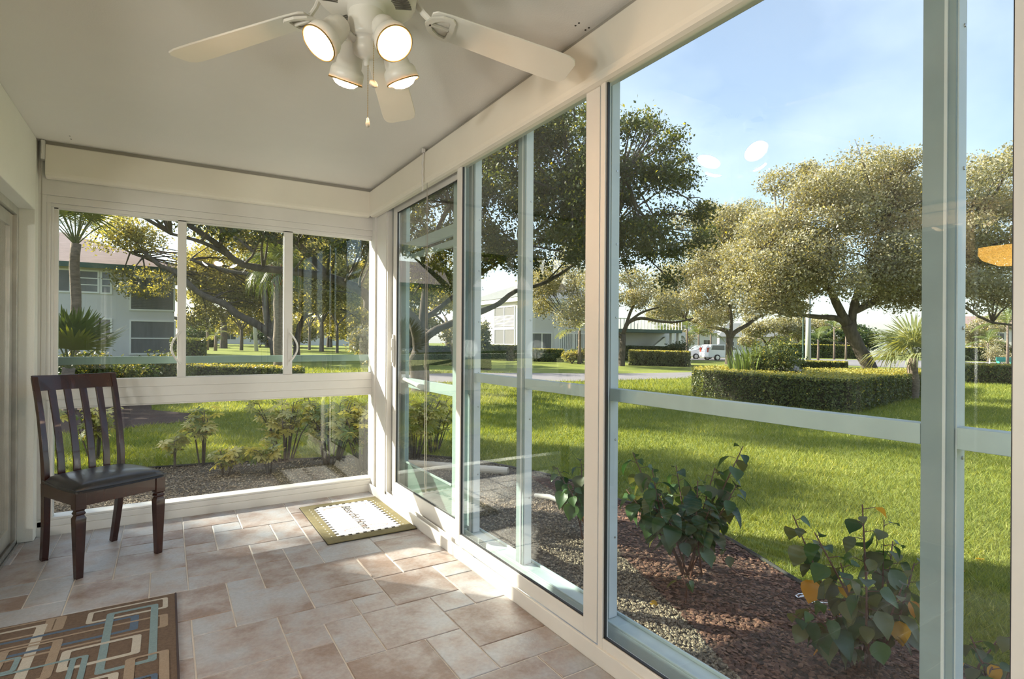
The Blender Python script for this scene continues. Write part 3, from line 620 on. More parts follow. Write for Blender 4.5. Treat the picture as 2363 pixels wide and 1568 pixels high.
# ------------------------------------------------------------------ ground outside
def gp(x,y,dz=0): return (x,y,gz(x,y)+dz)
def gpatch(name,poly,mat_,dz):
    me=MB().add([gp(x,y,dz) for x,y in poly],[tuple(range(len(poly)))]); ob=me.build(name,mat_); ob['kind']='structure'; return ob
def lawnmat():
    m_=D.materials.new('lawn'); m_.use_nodes=True; t=m_.node_tree; b=t.nodes['Principled BSDF']; l=t.links.new
    g=N(t,'ShaderNodeNewGeometry'); n1=N(t,'ShaderNodeTexNoise'); n1.inputs['Scale'].default_value=.6; n1.inputs['Detail'].default_value=8; n1.inputs['Roughness'].default_value=.7; l(g.outputs['Position'],n1.inputs['Vector'])
    n2=N(t,'ShaderNodeTexNoise'); n2.inputs['Scale'].default_value=22; n2.inputs['Detail'].default_value=5; l(g.outputs['Position'],n2.inputs['Vector'])
    a=N(t,'ShaderNodeMath',operation='MULTIPLY_ADD'); a.inputs[1].default_value=.55; l(n2.outputs[0],a.inputs[0]); mu=N(t,'ShaderNodeMath',operation='MULTIPLY'); mu.inputs[1].default_value=.5; l(n1.outputs[0],mu.inputs[0]); l(mu.outputs[0],a.inputs[2])
    r=N(t,'ShaderNodeValToRGB'); e=r.color_ramp.elements; e[0].position=.36; e[0].color=(.08,.125,.03,1); e[1].position=.68; e[1].color=(.34,.36,.09,1); l(a.outputs[0],r.inputs[0]); l(r.outputs[0],b.inputs['Base Color'])
    b.inputs['Roughness'].default_value=.9; b.inputs['Specular IOR Level'].default_value=.1
    bp=N(t,'ShaderNodeBump'); bp.inputs['Strength'].default_value=.8; bp.inputs['Distance'].default_value=.05; l(n2.outputs[0],bp.inputs['Height']); l(bp.outputs[0],b.inputs['Normal']); return m_
M['lawn']=lawnmat()
gb=MB(); gxs=[-120,-1.6+-4.0,1.5,220]; 
# lawn as one tilted sheet with the house footprint left out
def rect(x0,x1,y0,y1): gb.add([gp(x0,y0),gp(x1,y0),gp(x1,y1),gp(x0,y1)],[(0,1,2,3)])
rect(1.50,260,-120,260); rect(-160,1.50,4.6,260); rect(-160,-4.3,-120,4.6)
lawn=gb.build('lawn',M['lawn']); lawn['kind']='structure'
edge=[(ground(x,y).x,ground(x,y).y) for x,y in ((2123,1500),(1890,1380),(1690,1255),(1560,1190),(1430,1160),(1340,1120))]
edge=[(2.7,-1.8),(2.72,.4)]+edge
edge+= [(3.2,4.6),(2.9,5.4),(2.3,6.1)]+[(1.24,6.25),(.4,6.42),(-.6,6.5),(-1.4,6.45)]
bed=gpatch('planting_bed',[(1.5,-1.8)]+edge+[(-1.4,4.6),(1.5,4.6)],M['gravelb'],.006)
mul=[(2.25,-1.8),(2.3,.4)]+edge[2:9]+[(2.75,5.0),(2.95,4.2),(2.85,3.3),(2.40,2.6),(2.15,1.9),(1.9,1.45),(1.85,.6),(1.8,-1.8)]
gpatch('mulch_strip',edge[0:8]+[(3.05,4.6),(2.95,4.2),(2.85,3.3),(2.42,2.6),(2.15,1.9),(1.95,1.45),(1.85,.6),(1.8,-1.8)],M['soil'],.010)
ed=thing('bed_edging','black plastic edging strip between planting bed and lawn','edging',(0,0,0))
MB().tube([Vector(gp(x,y,.018)) for x,y in edge],.014,6).build('strip',M['edging'],ed)
lb=[ground(x,y) for x,y in ((100,1003),(240,1000),(330,985),(440,975),(462,966),(440,956),(350,948))]
lb=[(p.x,p.y) for p in lb]+[(-.3,16),(-6,16),(-6,9)]
gpatch('mulch_island',lb,M['soil'],.012)
# roads
def roadpoly(name,pts): return gpatch(name,[(p.x,p.y) for p in pts],M['road'],.02)
roadpoly('driveway',[gw(870,15.6),gw(1000,17.3),gw(1100,18.3),gw(1360,19.6),gw(1590,23),gw(1800,30),gw(2500,40),gw(2700,47),gw(2000,38),gw(1600,28.5),gw(1430,25.5),gw(1100,23.4),gw(1000,22),gw(870,19.5)])
roadpoly('parking_road',[gw(1500,56),gw(1800,54),gw(2050,46),gw(2600,52),gw(2700,90),gw(2100,85),gw(1500,66)])
# grass blades (visible part of the lawn)
def inpoly(x,y,poly):
    r=np.zeros(len(x),bool); n=len(poly); j=n-1
    for i in range(n):
        xi,yi=poly[i]; xj,yj=poly[j]
        c=((yi>y)!=(yj>y))&(x<(xj-xi)*(y-yi)/((yj-yi)+1e-12)+xi); r^=c; j=i
    return r
FWx,FWy,Rx,Ry=fw.x,fw.y,r0.x,r0.y
def grass(n,w0,w1,hh,ww,name):
    w=w0*(w1/w0)**rng.random(n); la=(rng.random(n)*1.95-.98)*w
    x=FWx*w+Rx*la; y=FWy*w+Ry*la
    bedp=[(1.5,-1.8)]+edge+[(-1.4,4.6),(1.5,4.6)]
    ok=~inpoly(x,y,bedp)&~inpoly(x,y,lb)&~((x<1.6)&(y<4.7))
    dr=[(p.x,p.y) for p in [gw(870,15.6),gw(1000,17.3),gw(1100,18.3),gw(1360,19.6),gw(1590,23),gw(1600,28.5),gw(1430,25.5),gw(1100,23.4),gw(1000,22),gw(870,19.5)]]
    ok&=~inpoly(x,y,dr)
    x,y,w=x[ok],y[ok],w[ok]; n=len(x); z=-.1-.0174*((x*Rx+y*Ry)+.2*(x*FWx+y*FWy))
    a=rng.random(n)*2*PI; h=hh*(.5+rng.random(n))*(.6+.07*w); wd=ww*(.4+.16*w)*(.7+.6*rng.random(n)); le=h*(.3+rng.random(n)*.9); b=rng.random(n)*2*PI
    v=np.empty((n,3,3)); ca,sa=np.cos(a)*wd/2,np.sin(a)*wd/2
    v[:,0]=np.stack([x-ca,y-sa,z],1); v[:,1]=np.stack([x+ca,y+sa,z],1); v[:,2]=np.stack([x+np.cos(b)*le,y+np.sin(b)*le,z+h],1)
    tone=np.clip(rng.normal(.45,.22,n)+.15*np.sin(x*1.3)*np.cos(y*1.7),0,1)
    ob=link(name,npmesh(name,v.reshape(-1,3),3,LF['grass'],tone)); tag(ob,'short green lawn grass around the planting bed outside the glass wall','grass',kind='stuff'); return ob
grass(460000,2.0,24,.045,.006,'lawn_grass')
# pebbles and mulch chips
def pebbles(n,inside,size,mat_,name,label,cat,flat=.65):
    pts=[]; 
    while len(pts)<n:
        w=1.9*(7.0/1.9)**rng.random(20000); la=(rng.random(20000)*1.95-1.0)*w; x=FWx*w+Rx*la; y=FWy*w+Ry*la
        ok=inside(x,y); pts+=list(zip(x[ok],y[ok]))
        if not ok.any(): break
    pts=np.array(pts[:n]); n=len(pts)
    o8=np.array([(1,0,0),(0,1,0),(-1,0,0),(0,-1,0),(0,0,1),(0,0,-1)],float)
    fc=np.array([(0,1,4),(1,2,4),(2,3,4),(3,0,4),(1,0,5),(2,1,5),(3,2,5),(0,3,5)])
    s=size*(.5+rng.random((n,1,1)))*np.array([1,1,flat])*(1+.35*rng.standard_normal((n,6,1)).clip(-1,1)); v=o8[None]*s
    a=rng.random(n)*2*PI; c,sn=np.cos(a)[:,None],np.sin(a)[:,None]; t=rng.random((n,1))*.8-.4
    vx=v[:,:,0]*c-v[:,:,1]*sn; vy=v[:,:,0]*sn+v[:,:,1]*c; vz=v[:,:,2]+vx*t
    z=-.1-.0174*((pts[:,0]*Rx+pts[:,1]*Ry)+.2*(pts[:,0]*FWx+pts[:,1]*FWy))+.012+rng.random(n)*.006
    P=np.stack([vx+pts[:,0:1],vy+pts[:,1:2],vz+z[:,None]],2)
    vv=P[:,fc].reshape(-1,3); tone=np.repeat(rng.random(n),8)
    ob=link(name,npmesh(name,vv,3,mat_,tone)); tag(ob,label,cat,kind='stuff'); return ob
def stonemat(name,c1,c2,c3):
    m_=D.materials.new(name); m_.use_nodes=True; t=m_.node_tree; b=t.nodes['Principled BSDF']; a=N(t,'ShaderNodeAttribute'); a.attribute_name='tone'
    r=N(t,'ShaderNodeValToRGB'); e=r.color_ramp.elements; e[0].color=(*c1,1); e[1].color=(*c3,1); q=e.new(.55); q.color=(*c2,1)
    t.links.new(a.outputs['Fac'],r.inputs[0]); t.links.new(r.outputs[0],b.inputs['Base Color']); b.inputs['Roughness'].default_value=.8; return m_
M['peb']=stonemat('pebbles',(.10,.08,.055),(.23,.175,.12),(.42,.35,.25)); M['chip']=stonemat('mulch_chips',(.05,.022,.015),(.13,.055,.035),(.24,.13,.085))
bedp=[(1.5,-1.8)]+edge+[(-1.4,4.6),(1.5,4.6)]
mulp=edge[0:8]+[(3.05,4.6),(2.95,4.2),(2.85,3.3),(2.42,2.6),(2.15,1.9),(1.95,1.45),(1.85,.6),(1.8,-1.8)]
base_ok=lambda x,y: inpoly(x,y,bedp)&~((x<1.62)&(y<4.64))
pebbles(36000,lambda x,y:base_ok(x,y)&~inpoly(x,y,mulp),.0072,M['peb'],'gravel','beige pea gravel spread along the outside of the glass walls','gravel')
pebbles(9000,lambda x,y:inpoly(x,y,mulp),.011,M['chip'],'bark_mulch','reddish brown bark mulch between gravel strip and lawn edging','mulch',.35)
# ------------------------------------------------------------------ plants
def leaf_cloud(blobs,n,size,flat=.55,shell=.55,aspect=.55,up=0):
    """blobs: (x,y,z,rx,ry,rz,weight); returns quads and tone"""
    B=np.array(blobs,float); p=B[:,6]/B[:,6].sum(); k=rng.choice(len(B),n,p=p); b=B[k]
    d=rng.standard_normal((n,3)); d/=np.linalg.norm(d,axis=1)[:,None]; rr=(shell+(1-shell)*rng.random(n))**(1) *(.9+.15*rng.standard_normal(n).clip(-2,2))
    c=b[:,:3]+d*b[:,3:6]*rr[:,None]
    nrm=d*.5+rng.standard_normal((n,3))*.8; nrm[:,2]+=up; nrm/=np.linalg.norm(nrm,axis=1)[:,None]
    t=np.cross(nrm,rng.standard_normal((n,3))); t/=np.linalg.norm(t,axis=1)[:,None]; s=np.cross(nrm,t)
    L_=size*(.6+.8*rng.random(n))[:,None]; w=L_*aspect
    v=np.empty((n,4,3)); v[:,0]=c-t*L_/2; v[:,1]=c+s*w/2-nrm*L_*.1; v[:,2]=c+t*L_/2; v[:,3]=c-s*w/2-nrm*L_*.1
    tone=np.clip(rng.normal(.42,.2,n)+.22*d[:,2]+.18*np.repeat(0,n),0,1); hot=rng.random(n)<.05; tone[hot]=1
    return v.reshape(-1,3),tone
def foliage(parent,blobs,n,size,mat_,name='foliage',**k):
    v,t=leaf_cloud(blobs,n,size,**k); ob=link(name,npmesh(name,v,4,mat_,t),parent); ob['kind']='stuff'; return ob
def crown_blobs(c,r,n,br=(.9,1.5),seed=1,squash=.65,inner=.35,zmin=None):
    R_=random.Random(seed); out=[]
    while len(out)<n:
        d=Vector((R_.gauss(0,1),R_.gauss(0,1),R_.gauss(0,1))).normalized(); rr=R_.uniform(inner,1)**.5
        p=Vector((c[0]+d.x*r[0]*rr,c[1]+d.y*r[1]*rr,c[2]+d.z*r[2]*rr))
        if zmin is not None and p.z<zmin: continue
        b=R_.uniform(*br); out.append((p.x,p.y,p.z,b,b,b*squash,b**2))
    return out
def limb(mb,pts,r0_,r1_,n=8,wob=.0):
    pts=[Vector(p) for p in pts]; o_=[]
    # Catmull-Rom refine
    for i in range(len(pts)-1):
        p0=pts[max(i-1,0)];p1=pts[i];p2=pts[i+1];p3=pts[min(i+2,len(pts)-1)]
        for s in range(3):
            t=s/3; o_.append(.5*((2*p1)+(-p0+p2)*t+(2*p0-5*p1+4*p2-p3)*t*t+(-p0+3*p1-3*p2+p3)*t**3))
    o_.append(pts[-1]); m_=len(o_)-1
    mb.tube(o_,[(r0_+(r1_-r0_)*(i/m_))*(1+.06*math.sin(i*2.1)) for i in range(m_+1)],n)
def twigs(mb,starts,blobs,r=.04,k=1,seed=3):
    R_=random.Random(seed)
    for b in blobs:
        c=Vector(b[:3]); s=min(starts,key=lambda q:(Vector(q)-c).length); s=Vector(s); d=(c-s)
        mid=s+d*.5+Vector((R_.uniform(-.2,.2),R_.uniform(-.2,.2),R_.uniform(-.1,.25)))*d.length*.5
        mb.tube([s,s*.4+mid*.6,mid*.5+c*.5,c],[r,r*.75,r*.5,r*.25],5)
        for q in range(k):
            e=c+Vector((R_.gauss(0,1),R_.gauss(0,1),R_.gauss(0,.7))).normalized()*b[3]*.8
            mb.tube([mid*.5+c*.5,(mid+c+e*2)/4+Vector((0,0,.1)),e],[r*.45,r*.3,r*.12],4)
def tree(label,base,fork,rt,crown,r,nb,nl,size,lm,seed,br=(.9,1.5),limbs=(),group=None,name='oak_tree',zmin=None,k=1,extra=None,cat='tree',inner=.35):
    t=thing(name,label,cat,base,0,group); B=Vector(base)
    mb=MB(); F=Vector(fork)-B; md=F*.5+Vector((.03,.02,0)); mb.tube([Vector((0,0,-.3)),Vector((0,0,.05)),md,F],[rt*1.5,rt*1.15,rt*.95,rt*.9],10)
    starts=[F]
    for pts,ra,rb in limbs:
        q=[Vector(p)-B for p in pts]; limb(mb,q,ra,rb); starts+=q[1:]
    blobs=crown_blobs(Vector(crown)-B,r,nb,br,seed,inner=inner,zmin=zmin-B.z if zmin is not None else None)
    if extra: blobs+=[(x-B.x,y-B.y,z-B.z,a,b,c,w) for x,y,z,a,b,c,w in extra]
    if not limbs:
        R_=random.Random(seed)
        for q in range(5):
            a=2*PI*q/5+R_.random(); e=Vector((math.cos(a)*r[0]*.55,math.sin(a)*r[1]*.55,F.z+(crown[2]-B.z-F.z)*R_.uniform(.3,.8))); limb(mb,[F*.96,F*.6+e*.4+Vector((0,0,.15*r[2])),e],rt*.6,rt*.22,7); starts.append(e); starts.append(F*.6+e*.4)
    twigs(mb,starts,blobs,rt*.17,k,seed)
    mb.build('trunk',M['bark'],t,smooth=True)
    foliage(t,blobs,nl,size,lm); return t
# --- oak A : near oak whose limbs cross the back window
W_=13.8
Ab=ground(972,905); Ab=Vector((Ab.x,Ab.y,gz(Ab.x,Ab.y)))
wA=Ab.dot(fw)
P_=lambda x,y,dw=0: at(x,y,wA+dw)
limA=[([P_(968,815),P_(960,760,-.2),P_(940,725,-.4),P_(859,712,-.8),P_(849,687,-.9),P_(828,668,-1),P_(796,654,-1.1),P_(754,639,-1.2),P_(680,628,-1.5),P_(607,620,-1.8),P_(562,611,-2),P_(531,592,-2.1),P_(508,568,-2.2),P_(437,521,-2.5)],0.156,0.054),
 ([P_(531,592,-2.1),P_(501,575,-2.2),P_(465,559,-2.4),P_(435,550,-2.5),P_(395,540,-2.7)],0.057,0.030),
 ([P_(754,639,-1.2),P_(723,600,-1.2),P_(691,567,-1.2),P_(675,545,-1.2),P_(640,520,-1.1)],0.104,0.054),
 ([P_(675,545,-1.2),P_(654,562,-1.3),P_(619,545,-1.4),P_(593,530,-1.5),P_(560,512,-1.6)],0.052,0.030),
 ([P_(957,841),P_(969,795,.1),P_(1000,766,.3),P_(1029,752,.4),P_(1097,725,.6),P_(1150,702,.8),P_(1190,672,1),P_(1260,652,1.3),P_(1340,600,1.8)],0.125,0.042),
 ([P_(968,815),P_(975,740),P_(985,640,.2),P_(1000,560,.3),P_(1040,470,.5),P_(1100,390,1)],0.114,0.048),
 ([P_(975,740),P_(1040,690,.5),P_(1100,640,.8),P_(1180,590,1),P_(1300,540,1.5),P_(1420,520,1.6)],0.068,0.024),
 ([P_(985,640,.2),P_(930,560,-.3),P_(880,480,-.5),P_(800,420,-1)],0.078,0.036),
 ([P_(1000,560,.3),P_(1120,600,.2),P_(1200,570,.0),P_(1320,450,-.5),P_(1440,400,-.6)],0.068,0.024)]
exA=[]
RA=random.Random(5)
def px_blob(x0,x1,y0,y1,n,dw0,dw1,b0=.45,b1=.85,wA_=None,sq=.7):
    o_=[]
    for i in range(n):
        p=at(RA.uniform(x0,x1),RA.uniform(y0,y1),(wA_ or wA)+RA.uniform(dw0,dw1)); b=RA.uniform(b0,b1); o_.append((p.x,p.y,p.z,b,b,b*sq,b*b))
    return o_
exA+=px_blob(1230,1600,270,420,24,-1.6,2.2)+px_blob(1230,1625,400,560,34,-1.6,2.2)+px_blob(1230,1560,540,650,16,-1.2,1.6)
exA+=px_blob(1080,1240,260,600,44,-1.2,2)+px_blob(930,1090,360,640,34,-1,2)+px_blob(1230,1400,230,600,40,-1.5,2)+px_blob(860,960,480,620,12,-2,1)
exA+=px_blob(430,660,440,535,26,-3.5,-.5,.35,.6)+px_blob(660,870,440,590,30,-3,0,.35,.65)+px_blob(200,430,440,500,12,-3.6,-2,.3,.5)+px_blob(1100,1190,590,640,5,-.4,1,.3,.45)
exA+=px_blob(930,1075,560,740,16,1,4,.5,.9)
exA+=px_blob(1440,1520,262,330,5,-.5,.5,.15,.3,sq=1.6)+px_blob(1500,1520,300,330,2,-.5,.5,.12,.2,sq=2)
t=thing('oak_tree','large live oak whose dark limbs cross the far glass panels and back window','tree',Ab)
mb=MB(); mb.tube([Vector((0,0,-.3)),Vector((0,0,.05)),P_(965,865)-Ab,P_(957,835)-Ab,P_(968,800)-Ab],[.34,.26,.20,.19,.15],12); starts=[]
for pts,ra,rb in limA:
    q=[p-Ab for p in pts]; limb(mb,q,ra,rb,8); starts+=q[2:]
exA+=[(p.x,p.y,p.z,.8,.8,.5,.45) for p in [Vector((RA.uniform(-1.5,6.5),RA.uniform(11.5,18),RA.uniform(6.4,8.4))) for q in range(36)]]  # unseen upper crown added to cast dappled shade on the lawn
blA=[(x-Ab.x,y-Ab.y,z-Ab.z,a,b,c,w) for x,y,z,a,b,c,w in exA]
twigs(mb,starts,blA,.035,2,9); mb.build('trunk',M['bark'],t,smooth=True)
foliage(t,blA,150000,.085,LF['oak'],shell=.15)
# --- oak C : behind the back window
Cb=gw(640,29); wC=29
Q_=lambda x,y,dw=0: at(x,y,wC+dw)
limC=[([Q_(628,775),Q_(595,750),Q_(548,726),Q_(520,703),Q_(489,691),Q_(454,672),Q_(405,628),Q_(372,615),Q_(347,595),Q_(321,572),Q_(314,552)],0.210,0.065),
 ([Q_(347,595),Q_(330,594,.1),Q_(300,583,.2),Q_(260,560,.2),Q_(215,560,.4)],0.065,0.020),
 ([Q_(628,775),Q_(616,736),Q_(609,675),Q_(600,651),Q_(576,634),Q_(531,627),Q_(489,613),Q_(440,600)],0.200,0.060),
 ([Q_(609,675),Q_(618,640),Q_(600,600),Q_(560,560),Q_(500,520)],0.130,0.040),
 ([Q_(628,775),Q_(640,720),Q_(660,660),Q_(672,610),Q_(700,560)],0.150,0.050)]
exC=px_blob(435,860,560,690,40,2.5,8,.9,1.6,wC)+px_blob(435,640,590,740,22,2.5,6,1.0,1.8,wC)+px_blob(440,860,470,600,22,-2,4,1.2,2,wC)+px_blob(230,405,500,560,11,-1,1,.8,1.3,wC)+px_blob(280,400,625,680,8,-.6,.8,.6,.95,wC)+px_blob(660,860,600,720,12,0,5,1.0,1.8,wC)
tree('broad olive-green oak beyond the middle pane with a long low limb to the left',Cb,Q_(628,775),.27,Q_(560,540),(1,1,1),1,62000,.15,LF['oaky'],4,limbs=limC,extra=exC,br=(.5,.6))
# second oak right of it with forked trunk
Eb=gw(684,34)
q_=lambda x,y,dw=0: at(x,y,34+dw)
limD=[([q_(684,800),q_(690,760),q_(700,735),q_(716,704),q_(723,666),q_(735,640)],0.200,0.075),([q_(716,704),q_(735,695),q_(765,688),q_(800,690),q_(838,687)],0.100,0.040),([q_(700,735),q_(740,720),q_(790,715),q_(830,738)],0.080,0.030)]
tree('spreading oak with a leaning dark trunk seen through the right pane of the back window',Eb,q_(684,800),.22,q_(760,660),(5,4,2.2),16,26000,.17,LF['oaky'],6,limbs=limD,br=(.9,1.5))
# small lawn trees far behind
for (x,w,ht,rt,lab) in ((516,58,5.2,.34,'thick-trunked tree on the far lawn left of the leaning pole'),(557,52,3.6,.15,'small tree with orange-brown trunk between thick tree and leaning pole'),
        (714,60,4.6,.13,'slim straight tree left of the pale forked tree on the far lawn'),(742,54,5.2,.2,'pale forked tree on the far sunny lawn'),(778,50,4.6,.12,'slim grey tree right of the pale forked tree on the far lawn')):
    b=gw(x,w); tree(lab,b,b+Vector((0,0,ht*.55)),rt,b+Vector((0,0,ht+1.2)),(3.4,3.4,1.9),9,9000,.22,LF['oaky'],int(x),br=(.9,1.4),group=None)
# --- right side trees
Bb=gw(1434,35); b2=lambda x,y,dw=0: at(x,y,35+dw)
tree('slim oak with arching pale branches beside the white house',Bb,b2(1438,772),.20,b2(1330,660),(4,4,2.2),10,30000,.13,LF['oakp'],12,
     limbs=[([b2(1438,772),b2(1450,745),b2(1480,735),b2(1520,742),b2(1560,744),b2(1600,735)],0.144,0.048),([b2(1438,772),b2(1455,720),b2(1466,700)],0.120,0.060),([b2(1450,745),b2(1475,725),b2(1500,715),b2(1540,705)],0.102,0.042),
            ([b2(1438,780),b2(1400,760),b2(1375,755),b2(1345,740),b2(1310,738)],0.132,0.048),([b2(1375,755),b2(1350,725),b2(1345,715)],0.072,0.036),([b2(1466,700),b2(1450,640),b2(1430,580)],0.084,0.036)],
     extra=px_blob(1230,1365,620,715,14,-2,2,.8,1.4,35)+px_blob(1430,1570,640,715,10,-2,2,.8,1.3,35),br=(.9,1.4))
Gb=gw(1683,44); g2=lambda x,y,dw=0: at(x,y,44+dw)
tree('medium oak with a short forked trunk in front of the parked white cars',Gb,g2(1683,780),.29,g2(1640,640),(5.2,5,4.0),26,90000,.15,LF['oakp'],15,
     limbs=[([g2(1683,790),g2(1676,765),g2(1640,755),g2(1600,742),g2(1580,735)],0.216,0.072),([g2(1683,790),g2(1695,768),g2(1725,750),g2(1745,735),g2(1770,725)],0.216,0.072),([g2(1683,790),g2(1688,740),g2(1680,680)],0.180,0.072)],
     extra=px_blob(1560,1760,480,740,40,-4,4,1,1.7,44)+px_blob(1570,1650,560,700,9,-2,2,1,1.6,44)+px_blob(1620,1700,470,560,6,-2,2,1,1.6,44),zmin=Gb.z+3.2,br=(1.1,1.8))
Hb=gw(2015,30); h2=lambda x,y,dw=0: at(x,y,30+dw)
limH=[([h2(2015,868),h2(2000,835),h2(1975,790),h2(1955,750)],0.360,0.315),([h2(1955,750),h2(1930,735),h2(1890,732),h2(1850,728),h2(1800,725)],0.195,0.075),([h2(1955,750),h2(1935,710),h2(1915,670),h2(1890,620)],0.270,0.120),
 ([h2(1965,770),h2(1968,720),h2(1985,660),h2(2010,600),h2(2040,520)],0.255,0.090),([h2(1968,720),h2(2030,690),h2(2100,640),h2(2200,600)],0.195,0.075),([h2(1915,670),h2(1850,600),h2(1800,520)],0.150,0.060),([h2(2100,640),h2(2200,690),h2(2290,745),h2(2420,750)],0.120,0.038)]
exH=px_blob(1700,1900,500,700,26,-3,3,1,1.7,30)+px_blob(1780,1980,400,560,22,-3,3,1,1.7,30)+px_blob(1980,2123,370,640,30,-3,3,1,1.8,30)+px_blob(2123,2420,390,660,34,-3,3,1,1.7,30)+px_blob(1720,1860,640,720,10,-2,2,.8,1.3,30)+px_blob(1990,2330,640,715,16,-2,2,.7,1.1,30)
exH+=px_blob(1680,2123,560,700,40,-4,3,.8,1.5,30)+px_blob(2123,2420,520,700,24,-3,3,.9,1.5,30)+px_blob(1840,1870,375,400,3,-1,1,.4,.7,30)+px_blob(2050,2110,345,390,6,-1,1,.5,.9,30)+px_blob(2250,2340,345,400,4,-1,1,.5,.9,30)
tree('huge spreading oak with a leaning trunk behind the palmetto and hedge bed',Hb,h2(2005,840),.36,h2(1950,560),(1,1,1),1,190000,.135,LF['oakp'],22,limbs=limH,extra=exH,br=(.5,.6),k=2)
# shade trees standing outside the view on the sunny side
for (x,y,h_,r_,s) in ((-9.5,17.5,7.5,4.6,31),(-16,10.5,7.5,4.4,33),(-10,26,6,3.6,35)):
    b=(x,y,gz(x,y)); tree({31:'leafy shade oak left of the back window, beyond the frame',33:'shade oak beyond the frame beside the neighbouring wing',35:'oak beside the left apartment building, beyond the frame'}[s],b,(x,y,b[2]+2.6),.4,(x,y,b[2]+h_),(r_,r_,r_*.6),20,16000,.22,LF['oaky'],s,br=(.9,1.5))
# distant tree line
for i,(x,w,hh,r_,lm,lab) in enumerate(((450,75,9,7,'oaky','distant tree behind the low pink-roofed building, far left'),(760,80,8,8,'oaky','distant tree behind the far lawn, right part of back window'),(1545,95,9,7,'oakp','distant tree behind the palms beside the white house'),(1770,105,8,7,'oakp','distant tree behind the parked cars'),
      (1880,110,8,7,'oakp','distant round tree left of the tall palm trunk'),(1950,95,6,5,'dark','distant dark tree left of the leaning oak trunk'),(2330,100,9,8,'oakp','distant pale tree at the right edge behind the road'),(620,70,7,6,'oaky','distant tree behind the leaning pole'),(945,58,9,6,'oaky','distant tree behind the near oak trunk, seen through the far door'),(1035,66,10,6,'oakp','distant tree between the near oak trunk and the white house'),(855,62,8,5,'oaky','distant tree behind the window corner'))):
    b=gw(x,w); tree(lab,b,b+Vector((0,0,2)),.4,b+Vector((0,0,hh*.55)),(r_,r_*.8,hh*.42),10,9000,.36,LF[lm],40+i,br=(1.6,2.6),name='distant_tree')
# ------------------------------------------------------------------ hedges
def hedge(name,label,poly_top,h,n,size,lm,lmt=None,core=(.03,.045,.015),th=None,group=None,ntop=0):
    """poly: footprint points (world xy)"""
    c=Vector((sum(p[0] for p in poly_top)/len(poly_top),sum(p[1] for p in poly_top)/len(poly_top),0)); c.z=gz(c.x,c.y)
    t=thing(name,label,'hedge',c,0,group); pl=[(p[0]-c.x,p[1]-c.y) for p in poly_top]; m_=len(pl)
    mb=MB(); s=.92; lo=[Vector((x*s,y*s,gz(x+c.x,y+c.y)-c.z)) for x,y in pl]; hi=[p+Vector((0,0,h-.04)) for p in lo]
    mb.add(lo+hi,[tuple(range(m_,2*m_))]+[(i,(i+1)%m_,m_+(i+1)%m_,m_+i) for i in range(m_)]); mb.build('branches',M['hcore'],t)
    # leaves on sides
    seg=[]; per_=0
    for i in range(m_):
        a=pl[i]; b=pl[(i+1)%m_]; L_=math.dist(a,b); seg.append((per_,L_,a,b)); per_+=L_
    u=rng.random(n)*per_; idx=np.searchsorted([s_[0] for s_ in seg],u,side='right')-1
    A=np.array([s_[2] for s_ in seg])[idx]; Bv=np.array([s_[3] for s_ in seg])[idx]; st=np.array([s_[0] for s_ in seg])[idx]; Ls=np.array([s_[1] for s_ in seg])[idx]
    f=((u-st)/Ls)[:,None]; xy=A+(Bv-A)*f; dd=(Bv-A)/Ls[:,None]; nn=np.stack([dd[:,1],-dd[:,0]],1)
    sgn=1 if sum(pl[i][0]*pl[(i+1)%m_][1]-pl[(i+1)%m_][0]*pl[i][1] for i in range(m_))>0 else -1
    nn*=sgn; wob=.03*np.sin(u*9)+.02*rng.standard_normal(n); xy=xy+nn*(wob[:,None]-.02); z=rng.random(n)**.85*h
    def quads(P,nr,sz,tone,mat_,nm):
        k=len(P); nr=nr+rng.standard_normal((k,3))*.7; nr/=np.linalg.norm(nr,axis=1)[:,None]; tt=np.cross(nr,rng.standard_normal((k,3))); tt/=np.linalg.norm(tt,axis=1)[:,None]; ss=np.cross(nr,tt)
        L2=(sz*(.6+.8*rng.random(k)))[:,None]; v=np.empty((k,4,3)); v[:,0]=P-tt*L2/2; v[:,1]=P+ss*L2*.3; v[:,2]=P+tt*L2/2; v[:,3]=P-ss*L2*.3
        o_=link(nm,npmesh(nm,v.reshape(-1,3),4,mat_,tone),t); o_['kind']='stuff'
    X0=xy[:,0]+c.x; Y0=xy[:,1]+c.y; zb=-.1-.0174*((X0*Rx+Y0*Ry)+.2*(X0*FWx+Y0*FWy))-c.z
    quads(np.column_stack([xy,z+zb]),np.column_stack([nn,np.zeros(n)]),size,np.clip(rng.normal(.4,.25,n),0,1),LF[lm],'foliage')
    nt_=ntop or n//2; xs=np.array([p[0] for p in pl]); ys=np.array([p[1] for p in pl]); P=[]
    tx=rng.random(nt_*4)*(xs.max()-xs.min())+xs.min(); ty=rng.random(nt_*4)*(ys.max()-ys.min())+ys.min(); ok=inpoly(tx,ty,pl); tx,ty=tx[ok][:nt_],ty[ok][:nt_]
    X0=tx+c.x; Y0=ty+c.y; zb=-.1-.0174*((X0*Rx+Y0*Ry)+.2*(X0*FWx+Y0*FWy))-c.z
    zz=h-.03+.03*rng.standard_normal(len(tx)).clip(-1,2); quads(np.column_stack([tx,ty,zz+zb]),np.column_stack([np.zeros((len(tx),2)),np.ones(len(tx))]),size,np.clip(rng.normal(.5,.25,len(tx)),0,1),LF[lmt or lm],'top_leaves')  # top leaves coloured brighter, as if struck by the sun
    return t
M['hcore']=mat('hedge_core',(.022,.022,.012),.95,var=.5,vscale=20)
xyof=lambda p:(p.x,p.y)
